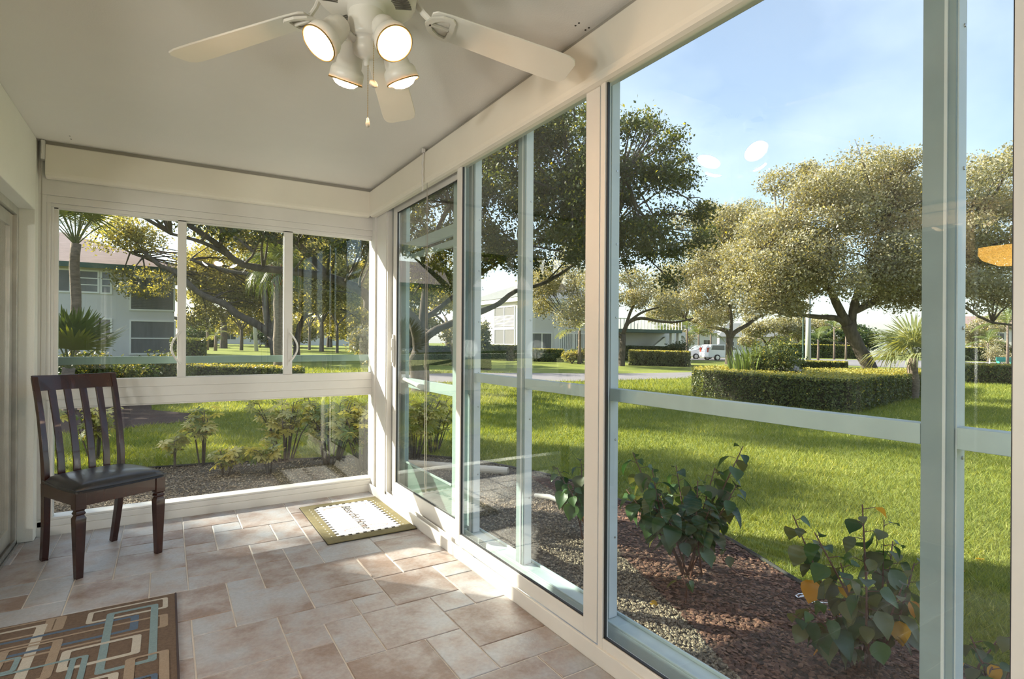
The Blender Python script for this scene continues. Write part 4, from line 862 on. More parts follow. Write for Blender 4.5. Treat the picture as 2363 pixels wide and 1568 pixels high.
HG=[gw(1602,14.6),gw(1700,13.4),gw(1850,12.1),gw(1975,11.5),gw(2040,13.2),gw(2123,16.2),gw(2160,17.6),gw(2180,21.0),gw(2050,19.5),gw(1900,18.2),gw(1750,18.5),gw(1640,18.0),gw(1600,16.6)]
hedge('clipped_hedge','long clipped hedge ringing the palmetto bed, sunlit yellow-green on top',[xyof(p) for p in HG],.72,38000,.05,'hedge','hedget',ntop=26000)
def bxh(label,px0,px1,w0,w1,h,n,sz,lm,lmt=None,name='clipped_hedge'):
    return hedge(name,label,[xyof(gw(px0,w0)),xyof(gw(px1,w0)),xyof(gw(px1,w1)),xyof(gw(px0,w1))],h,n,sz,lm,lmt)
bxh('pale box-clipped hedge on the lawn in front of the darker hedge',1452,1592,36.5,40.5,.98,9000,.11,'hedgep','hedget')
bxh('dark clipped hedge behind the pale box hedge, beside the carport',1442,1575,47,49,1.25,8000,.13,'dark')
bxh('rounded clipped hedge below the four-pane window of the white house',1112,1192,40,42,1.1,5000,.12,'hedgep')
bxh('clipped hedge below the grey window of the white house front',1228,1300,39.5,41.5,.9,5000,.12,'hedge','hedget')
bxh('yellow-brown hedge right of the big post near the road',2215,2480,24,26.5,.85,12000,.075,'hedge','hedget')
bxh('hedge along the road behind the spiky plants',1840,1955,33,35,.62,5000,.1,'hedge','hedget')
bxh('dark hedge left of the far lawn, seen beside the middle sash',395,474,24,30,1.15,8000,.1,'hedge')
bxh('low hedge in front of the pink-roofed building',440,500,62,64,1.0,3000,.18,'dark')
bxh('low clipped border outside the back window beyond the rail',130,700,17.5,19,.36,8000,.07,'hedge','hedget')
bxh('far brown-green hedge along the parking road, right side',2150,2480,96,99,2.3,6000,.3,'hedge','hedget')
bxh('far hedge of brown-green shrubs behind the tall palm trunk',1800,2000,88,91,2.1,6000,.28,'hedge','hedget')
bxh('dark hedge beyond the driveway behind the near oak trunk',950,1075,30,32,1.0,6000,.09,'dark','hedge')
bxh('stacked dark planter hedge beside the driveway',1098,1132,26,27,.85,2500,.07,'dark')
# shrubs under the left building and between
def shrub(label,x,w,r,h,n,sz,lm,name='shrub',dz=0,nb=5,group=None):
    b=gw(x,w); t=thing(name,label,'shrub',b,0,group); R_=random.Random(int(x*7+w)); bl=[]
    for i in range(nb): 
        bl.append((R_.uniform(-r*.5,r*.5),R_.uniform(-r*.5,r*.5),h*R_.uniform(.35,.7),r*.55,r*.55,h*.35,1))
    mb=MB()
    for q in bl: mb.tube([(0,0,-.02),(q[0]*.4,q[1]*.4,q[2]*.5),q[:3]],[.03,.02,.01],5)
    mb.build('stems',M['bark'],t); foliage(t,bl,n,sz,LF[lm],shell=.2); return t
for i,(x,w,r,h,lm,lab) in enumerate(((255,10.6,.75,1.05,'hedge','glossy shrub below the left house window, left of three'),(330,11.2,.8,1.0,'dark','glossy shrub below the grey screens of the left house'),(395,12.2,.8,1.1,'hedge','dark rounded shrub at the corner of the left house'),
     (175,10.4,.6,.9,'dark','low shrub at the foot of the tall brown palm'),(110,10.8,.7,1.0,'hedge','shrub at the far left of the back window'),(855,24,1.2,2.0,'oakp','silvery shrub at the right end of the back window'),(1115,38,.9,3.0,'hedgep','wispy shrub against the bright wall of the white house'),
     (1320,37.5,1.0,1.0,'oaky','low flowering shrub before the slatted porch'),(1345,39,1.1,1.2,'hedge','shrub left of the slim oak trunk'),(1560,48,1.6,2.0,'dark','dark rounded shrub at the end of the dark hedge'),(460,60,2.2,2.6,'dark','dark shrub at the left end of the pink-roofed building'),
     (1790,15.2,.8,1.7,'hedge','feathery dark shrub behind the boulder'),(1840,16.5,.9,1.5,'dark','bushy dark plant right of the reed clump'),(2310,70,2.5,2.6,'oakp','pale shrub by the far right white building'),(600,66,1.6,2.2,'dark','dark shrub right of the leaning pole'))):
    shrub(lab,x,w,r,h,4200 if w<20 else 2600,.065 if w<20 else .16,lm)
# reeds
def reeds(label,x,w,h,n,spread,lm='reed',name='reed_clump',wd=.03,lean=.35):
    b=gw(x,w); t=thing(name,label,'plant',b); a=rng.random(n)*2*PI; r=rng.random(n)*spread; x0=r*np.cos(a); y0=r*np.sin(a); hh=h*(.55+.45*rng.random(n)); le=hh*lean*rng.random(n); a2=a+rng.normal(0,.5,n)
    v=np.empty((n,4,3)); px_,py_=np.cos(a2+PI/2)*wd/2,np.sin(a2+PI/2)*wd/2; lx,ly=np.cos(a2)*le,np.sin(a2)*le; z=np.zeros(n)
    v[:,0]=np.stack([x0-px_*.6,y0-py_*.6,z],1); v[:,1]=np.stack([x0+px_*.6,y0+py_*.6,z],1); v[:,2]=np.stack([x0+lx*.5+px_,y0+ly*.5+py_,hh*.65],1); v[:,3]=np.stack([x0+lx,y0+ly,hh],1)
    o_=link('blades',npmesh('blades',v.reshape(-1,3),4,LF[lm],rng.random(n)),t); o_['kind']='stuff'; return t
reeds('tall yellow-green reed clump left of the boulder in the hedge bed',1725,15.5,1.45,260,.35,lean=.3)
reeds('tall reed clump behind the left part of the hedge',1760,16.5,1.6,200,.35,lean=.4)
for i,(x,w) in enumerate(((1955,17.5),(1990,17.0),(2030,17.2),(1900,18),(1860,17.5),(2075,17.8))):
    reeds(['spiky broad-leaved plant below the leaning oak trunk','spiky plant with upright pale leaves, left of the palmetto','spiky plant at the foot of the palmetto','small yellow-green spiky plant right of the boulder','low spiky plant just right of the boulder','spiky plant partly behind the big post'][i],x,w,.62 if i<3 else .5,36,.22,name='spiky_plant',wd=.07,lean=.8)
# boulder
bo=MB(); import mathutils
for j in range(7):
    for i in range(12):
        th=2*PI*i/12; ph=j/6*PI/2; r=1+.12*math.sin(i*1.9+j)+.08*math.cos(i*3.1); bo.v.append((.62*r*math.cos(th)*math.cos(ph)if j<6 else 0,.42*r*math.sin(th)*math.cos(ph) if j<6 else 0,.95*math.sin(ph)))
for j in range(6):
    for i in range(12): bo.f.append((j*12+i,j*12+(i+1)%12,(j+1)*12+(i+1)%12,(j+1)*12+i)); bo.mi.append(0)
ob=bo.build('boulder',M['rock'],smooth=True); ob.location=gw(1822,15.6); tag(ob,'rounded grey boulder behind the clipped hedge','boulder')
# ------------------------------------------------------------------ palms
def fan_frond(nl,R_,droop,spread=250,wd=.045,seed=0,m_='palm'):
    """fan leaf lying in local xz-ish plane, petiole end at origin, pointing +x"""
    r=random.Random(seed); mb=MB()
    for i in range(nl):
        a=math.radians(-spread/2+spread*i/(nl-1)+r.uniform(-3,3)); L_=R_*(1-.25*abs(a)/PI)*r.uniform(.88,1.05)
        dx,dy=math.cos(a),math.sin(a); nx,ny=-dy,dx; d=droop*r.uniform(.6,1.4)
        pts=[(0,0,0),(L_*.5,0,.02),(L_*.8,0,-d*.35),(L_,0,-d)]; ws=[.004,wd/2,wd*.35,.002]; k=len(mb.v)
        for (l,_,z),w in zip(pts,ws):
            mb.v+=[(dx*l+nx*w,dy*l+ny*w,z),(dx*l-nx*w,dy*l-ny*w,z)]
        for s in range(3): mb.f.append((k+2*s,k+2*s+1,k+2*s+3,k+2*s+2)); mb.mi.append(0)
    return mb.mesh('frond',LF[m_])
def fan_palm(label,base,trunk_h,tr,fronds,R_,pet,nl=26,droop=.25,m_='palm',name='fan_palm',tm='palmbark',seed=1,boots=False,spread=250,wd=.045):
    t=thing(name,label,'palm',base); r=random.Random(seed)
    mb=MB(); n=max(6,int(trunk_h/.25)); pts=[(0.02*math.sin(i),0.02*math.cos(i*1.3),-.1+i*(trunk_h+.1)/n) for i in range(n+1)]
    mb.tube(pts,[tr*(1.25 if i==0 else 1)*(1+.05*(i%2)) for i in range(n+1)],10).build('trunk',M[tm],t,smooth=True)
    if boots:
        b=MB()
        for i in range(26):
            a=i*2.4; z=trunk_h-.05-i*.03; b.tube([(tr*.8*math.cos(a),tr*.8*math.sin(a),z),(tr*1.9*math.cos(a),tr*1.9*math.sin(a),z+.22)],[.04,.02],4)
        b.build('boots',M['thatch'],t)
    ms=[fan_frond(nl,R_,droop*q,spread,wd,seed*10+q_,m_) for q_,q in enumerate((.4,1,1.6))]
    for (az,el) in fronds:
        A=math.radians(az); E_=math.radians(el); d=Vector((math.cos(A)*math.cos(E_),math.sin(A)*math.cos(E_),math.sin(E_)))
        o0=Vector((0,0,trunk_h-.03)); e=o0+d*pet; f=link('frond',ms[0 if el>50 else 1 if el>0 else 2],t)
        x=d; y=Vector((0,0,1)).cross(x); y=(y if y.length>.01 else Vector((0,1,0))).normalized(); z=x.cross(y)
        tw=Matrix.Rotation(r.uniform(-.4,.4),4,d)
        mm=Matrix((x,y,z)).transposed().to_4x4(); mm=tw@mm; mm.translation=e; f.matrix_local=mm
        MB().tube([Vector(o0),o0+d*pet*.5+Vector((0,0,.03)),e],[.018,.012,.010],5).build('petiole',M['stemg'],t)
    return t
r3=random.Random(8)
pb=gw(2108,15.6)
fan_palm('bushy fan palm behind the clipped hedge, partly hidden by the big post',pb,1.15,.13,[(a*360/16+r3.uniform(-8,8),(75 if a%4==0 else 48 if a%2 else 12)) for a in range(16)],.85,.55,nl=34,droop=.32,wd=.035,seed=2)
pb=gw(160,9.3)
fan_palm('small fan palm with upright leaves outside the left end of back window',pb,.72,.09,[(a*360/11+20,72 if a%2 else 42) for a in range(11)],.62,.5,nl=22,droop=.02,m_='palmd',seed=3,wd=.05,spread=150)
pb=gw(173,12.5)
fan_palm('tall brown-trunked palm in front of the left apartment building',pb,3.3,.095,[(a*360/20+r3.uniform(-9,9),(78 if a%3==0 else 62 if a%3==1 else 45)) for a in range(20)],.6,.8,nl=20,droop=.2,m_='palmd',seed=4,wd=.025)
pb=gw(643,24)
fan_palm('straight cabbage palm trunk beside the broad oak',pb,4.3,.21,[(a*360/20,(65 if a%3==0 else 25 if a%3==1 else -20)) for a in range(20)],.95,.7,nl=26,droop=.5,m_='palmd',seed=5,boots=True,tm='palmbark')
def feather_mesh(L_,nl,wd,seed,m_='palm',arch=.5):
    r=random.Random(seed); mb=MB(); P=[Vector((L_*math.sin(s*1.2)/math.sin(1.2),0,L_*arch*(s*1.1-1.5*s*s))) for s in [i/10 for i in range(11)]]
    for i in range(nl):
        s=.12+.88*i/nl; q=s*10; a=min(int(q),9); p=P[a].lerp(P[a+1],q-a); t=(P[a+1]-P[a]).normalized(); ll=L_*.34*math.sin(PI*min(1,s*.85+.12))
        for sd in (-1,1):
            d=(Vector((0,sd,0))*.8+t*.5+Vector((0,0,-.35*r.uniform(.5,1.3)))).normalized(); k=len(mb.v)
            mb.v+=[tuple(p-t*wd/2),tuple(p+t*wd/2),tuple(p+d*ll)]; mb.f.append((k,k+1,k+2)); mb.mi.append(0)
    for i in range(10):
        k=len(mb.v); a,b=P[i],P[i+1]; mb.v+=[tuple(a+Vector((0,-.012,0))),tuple(a+Vector((0,.012,0))),tuple(b+Vector((0,.010,0))),tuple(b+Vector((0,-.010,0)))]; mb.f.append((k,k+1,k+2,k+3)); mb.mi.append(0)
    return mb.mesh('frond',LF[m_])
fm=[feather_mesh(1,16,.045,s,'palm' if s else 'palmd') for s in range(2)]
def feather_palm(label,x,w,h,L_,n=9,tr=.08,mi=0,trunkmat='palmbark',name='feather_palm'):
    b=gw(x,w); t=thing(name,label,'palm',b); MB().tube([(0,0,-.1),(.03,0,h*.5),(0,0,h)],[tr*1.3,tr,tr*.8],8).build('trunk',M[trunkmat],t,smooth=True)
    for i in range(n):
        f=link('frond',fm[mi],t,(0,0,h),(0,-math.radians([55,25,-5][i%3]),2*PI*i/n+i*.3)); f.scale=(L_,L_,L_)
    return t
for a in (('small feathery palm left of the thick-trunked tree on the far lawn',478,50,2.2,1.6),('small feathery palm right of the far-left shrub row',497,48,1.3,1.3),('low palm before the slatted porch of the white house',1337,37,2.2,1.9),
    ('yellow-green palm between carport and parked cars',1585,60,3.2,3.0),('palm behind the white hatchback car',1612,66,2.8,3.2),('palm above the second parked car',1640,70,3.6,3.2),
    ('small round palm right of the tall grey palm trunk',1888,70,2.6,2.4),('pale palm left of the leaning oak trunk',1925,78,4.5,2.6),('second pale palm left of the leaning oak trunk',1952,80,4.2,2.6),('small palm in front of the far right building',2280,85,3.0,3.0),('drooping pale palm at the right edge below the oak',2325,60,4.5,3.2),
    ('palm behind the pale box hedge',1530,58,2.6,2.6)): feather_palm(*a,tr=.12,mi=0 if a[1]>1500 else 1)
b=gw(1865,52); t=thing('palm_trunk','tall straight grey palm trunk rising behind the hedge bed','palm',b); MB().tube([(0,0,-.1),(0,0,3),(0,0,6.5)],[.26,.22,.2],10).build('trunk',M['stucco' if 0 else 'post'],t,smooth=True)
for i in range(9): f=link('frond',fm[0],t,(0,0,6.5),(0,-math.radians([55,25,-5][i%3]),2*PI*i/9)); f.scale=(2.6,)*3
# ------------------------------------------------------------------ foreground broad-leaved plants
def broad_leaf(kind,seed):
    r=random.Random(seed); mb=MB(); prof=[(0,.0),(.12,.30),(.3,.44),(.5,.42),(.72,.27),(.9,.09),(1,.0)]
    cu=r.uniform(.15,.5); fold=r.uniform(.1,.35); rows=[]
    for s,w in prof:
        z=-cu*s*s; k=len(mb.v)
        wv=.03*math.sin(s*9+seed)
        mb.v+=[(s,w,z+fold*w+wv),(s,w*.5,z+fold*w*.35),(s,0,z),(s,-w*.5,z+fold*w*.35),(s,-w,z+fold*w-wv)]
    for i in range(len(prof)-1):
        for j in range(4): mb.f.append((5*i+j,5*i+j+1,5*i+j+6,5*i+j+5)); mb.mi.append(0)
    return mb.mesh('leaf',LF[kind],smooth=True)
BLM={k:[broad_leaf(k,s+{'big':0,'bigo':10,'bigy':20}[k]) for s in range(4)] for k in ('big','bigo','bigy')}
def broad_plant(label,base,stems,seed,ln=.10,n=9,mix=(.8,.17,.03),start=.45):
    t=thing('broad_leaved_shrub',label,'plant',base); r=random.Random(seed); B=Vector(base); mb=MB()
    for tip in stems:
        T=Vector(tip)-B; s0=Vector((r.uniform(-.05,.05),r.uniform(-.05,.05),-.01)); mid=s0*.4+T*.5+Vector((r.uniform(-.04,.04),r.uniform(-.04,.04),.02)); mb.tube([s0,mid,T],[.0055,.0045,.0025],6)
        for i in range(n):
            f=start+(1-start)*(i+r.random()*.6)/n; p=(s0*(1-f)**2+mid*2*f*(1-f)+T*f*f) if 0 else (s0.lerp(mid,f*2) if f<.5 else mid.lerp(T,f*2-1))
            az=i*2.4+r.uniform(-.5,.5); pit=r.uniform(.35,1.15) if i<n-2 else r.uniform(-.2,.6)   # droop
            d=Vector((math.cos(az),math.sin(az),0)); off=d*r.uniform(.02,.05)+Vector((0,0,.01)); mb.tube([p,p+off],[.0018,.0013],4,cap=False)
            kind=r.choices(('big','bigo','bigy'),mix if f>.6 else (mix[0]*.5,mix[1]*1.6,mix[2]*3))[0]; sc=ln*r.uniform(.65,1.2)*(.6 if i>=n-2 else 1)
            o_=link('leaf',r.choice(BLM[kind]),t,p+off,(r.uniform(-.5,.5),pit,az)); o_.rotation_mode='XYZ'; o_.scale=(sc,)*3
    mb.build('stems',M['stem'],t,smooth=True); return t
def tips(w,*ps): return [at(x,y,w+dw) for x,y,dw in ps]
b=ground(1595,1335); w=b.dot(fw)
broad_plant('leafy shrub with large dark green leaves outside the middle glass panel',b,tips(w,(1460,1045,.1),(1505,1085,-.1),(1560,1075,.15),(1610,1110,-.15),(1715,1030,.1),(1650,1080,.1),(1700,1120,0),(1445,1130,.1),(1520,1140,-.2),(1640,1170,-.1)),3,.10,17,(.88,.12,0),start=.36)
b=ground(1995,1548); w=b.dot(fw)
broad_plant('tall shrub with drooping leaves, some turning orange, near the big post',b,tips(w,(1830,1190,.1),(1880,1230,-.1),(1990,1165,.1),(2040,1200,.15),(2110,1300,.1),(1860,1400,-.1),(2080,1360,-.05),(1940,1300,0),(2000,1320,-.15),(1830,1420,-.05),(2060,1250,.2)),5,.088,14,(.60,.37,.025),start=.28)
b=ground(1345,1245); w=b.dot(fw)
broad_plant('small dark-leaved shrub seen beside the middle stile',b,tips(w,(1285,1080,.1),(1340,1060,.1),(1355,1110,0),(1310,1120,-.1)),7,.10,12)
b=ground(2255,1640); w=b.dot(fw)
broad_plant('low leafy plant at the bottom right corner beyond the big post',b,tips(w,(2165,1500,0),(2240,1470,.05),(2300,1480,.1),(2340,1440,.05),(2290,1540,0)),9,.09,6,(.6,.3,.1),start=.3)
for i,(x,y,tx,ty,lab) in enumerate(((1405,1330,1395,1270,'seedling with three small leaves next to the gasketed stile'),(1600,1400,1575,1330,'small seedling growing in the mulch below the leafy shrub'),(1690,1330,1672,1270,'small green seedling right of the leafy shrub stems'))):
    b=ground(x,y); broad_plant(lab,b,tips(b.dot(fw),(tx,ty,0)),20+i,.06,5,(.8,.2,0),start=.5)
# ------------------------------------------------------------------ variegated schefflera outside the back window
def palmate(seed):
    r=random.Random(seed); mb=MB(); n=8
    for i in range(n):
        a=2*PI*i/n+r.uniform(-.1,.1); L_=r.uniform(.8,1.1); dx,dy=math.cos(a),math.sin(a); nx,ny=-dy,dx; dr=r.uniform(.1,.45); k=len(mb.v)
        for l,w in ((.12,.02),(.5,.17),(.8,.14),(1,.0)):
            z=-dr*l*l
            mb.v+=[(dx*l*L_+nx*w,dy*l*L_+ny*w,z),(dx*l*L_-nx*w,dy*l*L_-ny*w,z)]
        for s in range(3): mb.f.append((k+2*s,k+2*s+1,k+2*s+3,k+2*s+2)); mb.mi.append(0)
    return mb.mesh('leaf_cluster',LF['schef'])
PM=[palmate(s) for s in range(4)]
def schef(label,x,w,rx,h,n,seed,sz=.07):
    n=int(n*2.6)
    b=gw(x,w); t=thing('umbrella_shrub',label,'shrub',b); r=random.Random(seed); mb=MB(); ns=max(2,n//8); tops=[]
    for i in range(ns):
        a=r.uniform(0,2*PI); q=r.uniform(.2,1)*rx; T=Vector((q*math.cos(a),q*math.sin(a)*.7,h*r.uniform(.6,1))); mb.tube([(q*.2*math.cos(a),q*.2*math.sin(a),-.02),T*.55+Vector((0,0,.03)),T],[.009,.007,.004],5); tops.append(T)
    for i in range(n):
        T=tops[i%ns]; f=r.uniform(.35,1)**.6; p=T*f; p.z=T.z*f; az=r.uniform(0,2*PI); off=Vector((math.cos(az),math.sin(az),.4))*r.uniform(.04,.11); c=p+off; mb.tube([p,c],[.002,.0015],4,cap=False)
        o_=link('leaf_cluster',r.choice(PM),t,c,(r.uniform(-.7,.7),r.uniform(-.7,.7),r.uniform(0,6))); s=sz*r.uniform(.7,1.25); o_.scale=(s,s,s)
    mb.build('stems',M['bark'],t)
for a in (('dense variegated umbrella shrub at the right end outside the back window',845,5.6,.34,.68,60,1),('dense variegated umbrella shrub left of the window corner',765,5.7,.32,.72,56,2),('dark variegated umbrella shrub in the middle of the lower back pane',660,5.9,.34,.66,46,3),
          ('variegated umbrella shrub seen through the far sliding panel',955,6.2,.36,.70,52,4),('rear variegated umbrella shrub behind the far glass door handle side',1000,6.6,.34,.62,36,5),('spindly variegated sapling right of the chair seat',470,5.6,.15,.62,18,6),
          ('low variegated sapling at the foot of the spindly one',520,5.2,.22,.28,14,7),('single-stemmed sapling just right of the chair',405,5.4,.10,.42,8,8),('variegated umbrella shrub behind the chair back',225,5.8,.28,.62,26,9),('low variegated shrub beside the gravel in the lower pane',625,5.3,.2,.3,12,10)): schef(*a)
# ------------------------------------------------------------------ downspout pipe, hose, litter
a,b=ground(930,1078),ground(1172,1097)
pp_=thing('drain_pipe','cream ribbed downspout pipe lying on the gravel','pipe',a)
d=(b-a); mb=MB(); n=24
Mx=Matrix.Translation((0,0,.035))@d.to_track_quat('Z','Y').to_matrix().to_4x4()
prof2=[(.0,0),(.042,0)]+[(.042+(.003 if i%2 else 0),d.length*i/n) for i in range(1,n)]+[(.042,d.length),(.034,d.length),(.034,d.length-.05),(0,d.length-.05)]
mb.lathe([(r_,z) for r_,z in prof2],Mx,14).build('pipe_body',M['pipe'],pp_)
a=ground(1235,1150); b=ground(1312,1172)
hs=MB().tube([Vector((0,0,.02)),(b-a)*.5+Vector((0,.03,.04)),(b-a)+Vector((0,0,.015))],[.02,.022,.016],8); ob=hs.build('splash_hose',M['hose'],smooth=True); ob.location=a; tag(ob,'short white hose piece on the gravel outside the middle panel','hose')
for i,(x,y,s,lab) in enumerate(((1850,1385,.07,'crumpled white scrap beside the black edging'),(1895,1398,.06,'second white scrap on the mulch right of the first'),(1235,1218,.025,'small white chip on the gravel'),(575,1078,.03,'small white flake on the gravel outside the back window'))):
    p=ground(x,y); R_=random.Random(i); mb=MB(); mb.add([(R_.uniform(-1,1)*s,R_.uniform(-.5,.5)*s,.01+R_.random()*.02) for q in range(5)],[(0,1,2),(0,2,3),(0,3,4),(1,3,4)]); ob=mb.build('paper_scrap',M['paper']); ob.location=p; tag(ob,lab,'litter')
# fallen leaves
for i,(x,y) in enumerate(((2010,1400),(2270,1300),(2225,1325),(1560,1250),(1500,1400),(2075,1390))):
    p=ground(x,y); o_=link('fallen_leaf',BLM['bigy'][i%4],None,p+Vector((0,0,.02)),(.2,.1,i*1.3)); o_.scale=(.055,)*3; tag(o_,('fallen orange leaf in the grass below the clipped hedge side, left of the big post','fallen orange leaf in the grass near the right frame edge, beyond the big post','fallen orange leaf in the grass just right of the big post','fallen orange leaf by the stems of the left leafy shrub','fallen orange leaf on the gravel beside the gasketed stile','fallen orange leaf on the edging near the big post')[i],'leaf','fallen orange leaves')
# ------------------------------------------------------------------ left apartment building
YBd=37.0
lbd=thing('apartment_building','white two-storey apartment building with pinkish shingle roof, left window','building',(0,YBd,0))
gl=gz(-10,YBd)
def bxy(name,x0,y0,x1,y1,d0,d1,mt,parent,bev=0):
    a=onY(x0,y0,YBd); b=onY(x1,y1,YBd); o_=MB().box(min(a.x,b.x),max(a.x,b.x),d0,d1,min(a.z,b.z),max(a.z,b.z)).build(name,mt,parent); return o_
ea=onY(403,628,YBd); ez=onY(290,620,YBd).z
MB().box(-26,ea.x,0,11,gl-.5,ez).build('wall',M['stucco'],lbd)
MB().box(-26.5,ea.x+.5,-.55,-.45,ez-.12,ez+.14).box(ea.x+.4,ea.x+.5,-.5,11,ez-.12,ez+.14).build('fascia',M['fascia'],lbd)
rp=onY(190,563,YBd+5.5)
MB().add([(-26.5,-.55,ez+.14),(ea.x+.5,-.55,ez+.14),(ea.x+.5,11.5,ez+.14),(-26.5,11.5,ez+.14),(-26.5,5.5,ez+2.5),(ea.x-5.5,5.5,ez+2.5)],[(0,1,5,4),(1,2,5),(2,3,4,5),(0,3,2,1)]).build('roof',M['shingle'],lbd)
def win(x0,y0,x1,y1,cols,rows,pm,parent=lbd):
    a=onY(x0,y0,YBd); b=onY(x1,y1,YBd); X0,X1,Z1,Z0=a.x,b.x,a.z,b.z; f=MB(); t_=.09
    f.box(X0-t_,X1+t_,-.06,0,Z0-t_,Z0).box(X0-t_,X1+t_,-.06,0,Z1,Z1+t_).box(X0-t_,X0,-.06,0,Z0,Z1).box(X1,X1+t_,-.06,0,Z0,Z1)
    for c in range(1,cols): x=X0+(X1-X0)*c/cols; f.box(x-.06,x+.06,-.05,0,Z0,Z1)
    for r in range(1,rows): z=Z0+(Z1-Z0)*r/rows; f.box(X0,X1,-.04,0,z-.025,z+.025)
    w_=f.build('window',M['frame'],parent); MB().box(X0,X1,-.02,-.01,Z0,Z1).build('pane',pm,w_); return w_
win(135,623,160,672,1,1,M['pane']); win(185,626,225,674,1,3,M['pane']); win(236,629,254,676,1,3,M['pane']); win(192,737,228,787,1,3,M['pane']); win(233,738,254,787,1,3,M['pane'])
win(60,626,110,674,2,3,M['pane']); win(60,737,110,787,2,3,M['pane'])
s_=win(303,640,400,716,1,1,M['screen']); 
a=onY(303,678,YBd); b=onY(400,678,YBd); sl=MB()
for i in range(10): z=onY(350,682+i*3.6,YBd).z; sl.box(a.x,b.x,-.05,-.02,z-.03,z+.02)
sl.box(a.x,b.x,-.06,-.02,a.z-.03,a.z+.04).build('louvre',M['screen'],s_)
s_=win(303,742,401,815,1,1,M['screen']); a=onY(303,781,YBd); MB().box(a.x,b.x,-.05,-.02,a.z-.03,a.z+.03).build('cross_bar',M['frame'],s_)
# low pink-roofed building behind the far lawn
p0,p1=gw(438,74),gw(700,80)
def farbuild(label,xa,wa,xb,wb,hw,hr,roofm,depth=9,nw=4,storeys=1,name='house'):
    A=gw(xa,wa); B=gw(xb,wb); ax=(B-A); ax.z=0; L_=ax.length; rz=math.atan2(ax.y,ax.x); t=thing(name,label,'building',A,rz)
    MB().box(0,L_,0,depth,-1.2,hw).build('wall',M['stucco'],t)
    MB().add([(-.5,-.6,hw),(L_+.5,-.6,hw),(L_+.5,depth+.5,hw),(-.5,depth+.5,hw),(depth*.4,depth/2,hw+hr),(L_-depth*.4,depth/2,hw+hr)],[(0,1,5,4),(1,2,5),(2,3,4,5),(3,0,4),(0,3,2,1)]).build('roof',roofm,t)
    for s in range(storeys):
        for i in range(nw):
            x=L_*(i+.5)/nw; z=hw/storeys*(s+.35); f=MB().box(x-.85,x+.85,-.06,0,z,z+.08).box(x-.85,x+.85,-.06,0,z+1.2,z+1.28).box(x-.85,x-.77,-.06,0,z,z+1.28).box(x+.77,x+.85,-.06,0,z,z+1.28).box(x-.03,x+.03,-.05,0,z,z+1.2).build('window',M['frame'],t); MB().box(x-.77,x+.77,-.03,-.01,z+.08,z+1.2).build('pane',M['pane'],f)
    return t
farbuild('long low white building with pale pink roof behind the far lawn',425,88,860,105,1.6,3.0,M['shingle'],nw=7)
farbuild('far white building with grey roof between the parked cars and the tall palm trunk',1660,118,1860,118,3.6,3.0,M['shingleg'],nw=4)
farbuild('far white building behind the pale palms left of the leaning oak',1870,130,2040,124,3.8,3.4,M['shingleg'],nw=4)
farbuild('far white two-storey building with shingle roof at the right edge',2190,112,2480,104,6.0,2.8,M['shingle'],nw=6,storeys=2)
farbuild('far white building with grey roof behind the white hatchback',1560,110,1655,112,4.0,3.0,M['shingleg'],nw=2)
# ------------------------------------------------------------------ white house at centre
cb=gw(1196,45.0); hb=thing('white_house','white two-storey house with grey roof and clipped hedges beyond the driveway','building',cb)
cx,cy,cz=cb
def onXl(x,y): p=onX(x,y,cx); return p-Vector(cb)
def onYl(x,y): p=onY(x,y,cy); return p-Vector(cb)
ez=onXl(1187,697).z; xr_=onYl(1560,700).x
MB().box(0,xr_-9,0,9,-.6,ez).build('wall',M['stucco'],hb)
MB().box(-.35,xr_-8.6,-.4,9.4,ez,ez+.35).build('fascia',M['frame'],hb)
MB().add([(-.4,-.45,ez+.35),(xr_-8.5,-.45,ez+.35),(xr_-8.5,9.5,ez+.35),(-.4,9.5,ez+.35),(5,4.5,ez+2.6),(xr_-12,4.5,ez+2.6)],[(0,1,5,4),(1,2,5),(2,3,4,5),(3,0,4)]).build('roof',M['shingleg'],hb)
def wx(x0,y0,x1,y1,rows,pm,slat=False):
    a=onXl(x0,y0); b=onXl(x1,y1); y0_,y1_=min(a.y,b.y),max(a.y,b.y); z0,z1=b.z,a.z; f=MB().box(-.08,0,y0_-.08,y0_,z0-.08,z1+.08).box(-.08,0,y1_,y1_+.08,z0-.08,z1+.08).box(-.08,0,y0_,y1_,z1,z1+.1).box(-.08,0,y0_,y1_,z0-.1,z0).box(-.07,0,(y0_+y1_)/2-.04,(y0_+y1_)/2+.04,z0,z1)
    w_=f.build('window',M['frame'],hb); MB().box(-.04,-.01,y0_,y1_,z0,z1).build('pane',M['blind'],w_)
    if slat:
        s=MB()
        for i in range(9): z=z0+.1+i*(z1-z0)*.55/9; s.box(-.065,-.045,y0_,y1_,z,z+.05)
        s.build('louvre',M['frame'],w_)
wx(1143,712,1188,755,1,0,True); wx(1143,762,1188,795,1,0)
def wy(x0,y0,x1,y1,m_,bars=0,name='window'):
    a=onYl(x0,y0); b=onYl(x1,y1); f=MB().box(a.x-.08,b.x+.08,-.08,0,a.z,a.z+.08).box(a.x-.08,b.x+.08,-.08,0,b.z-.1,b.z).box(a.x-.08,a.x,-.08,0,b.z,a.z).box(b.x,b.x+.08,-.08,0,b.z,a.z).box((a.x+b.x)/2-.05,(a.x+b.x)/2+.05,-.06,0,b.z,a.z); w_=f.build(name,M['frame'],hb)
    MB().box(a.x,b.x,-.04,-.01,b.z,a.z).build('pane',M[m_],w_)
    if bars:
        s=MB()
        for i in range(bars): x=a.x+(b.x-a.x)*(i+.5)/bars; s.box(x-.05,x+.05,-.10,-.06,b.z,a.z)
        s.build('bars',M['frame'],w_)
wy(1228,770,1271,804,'screen'); wy(1292,771,1352,806,'screen',14)
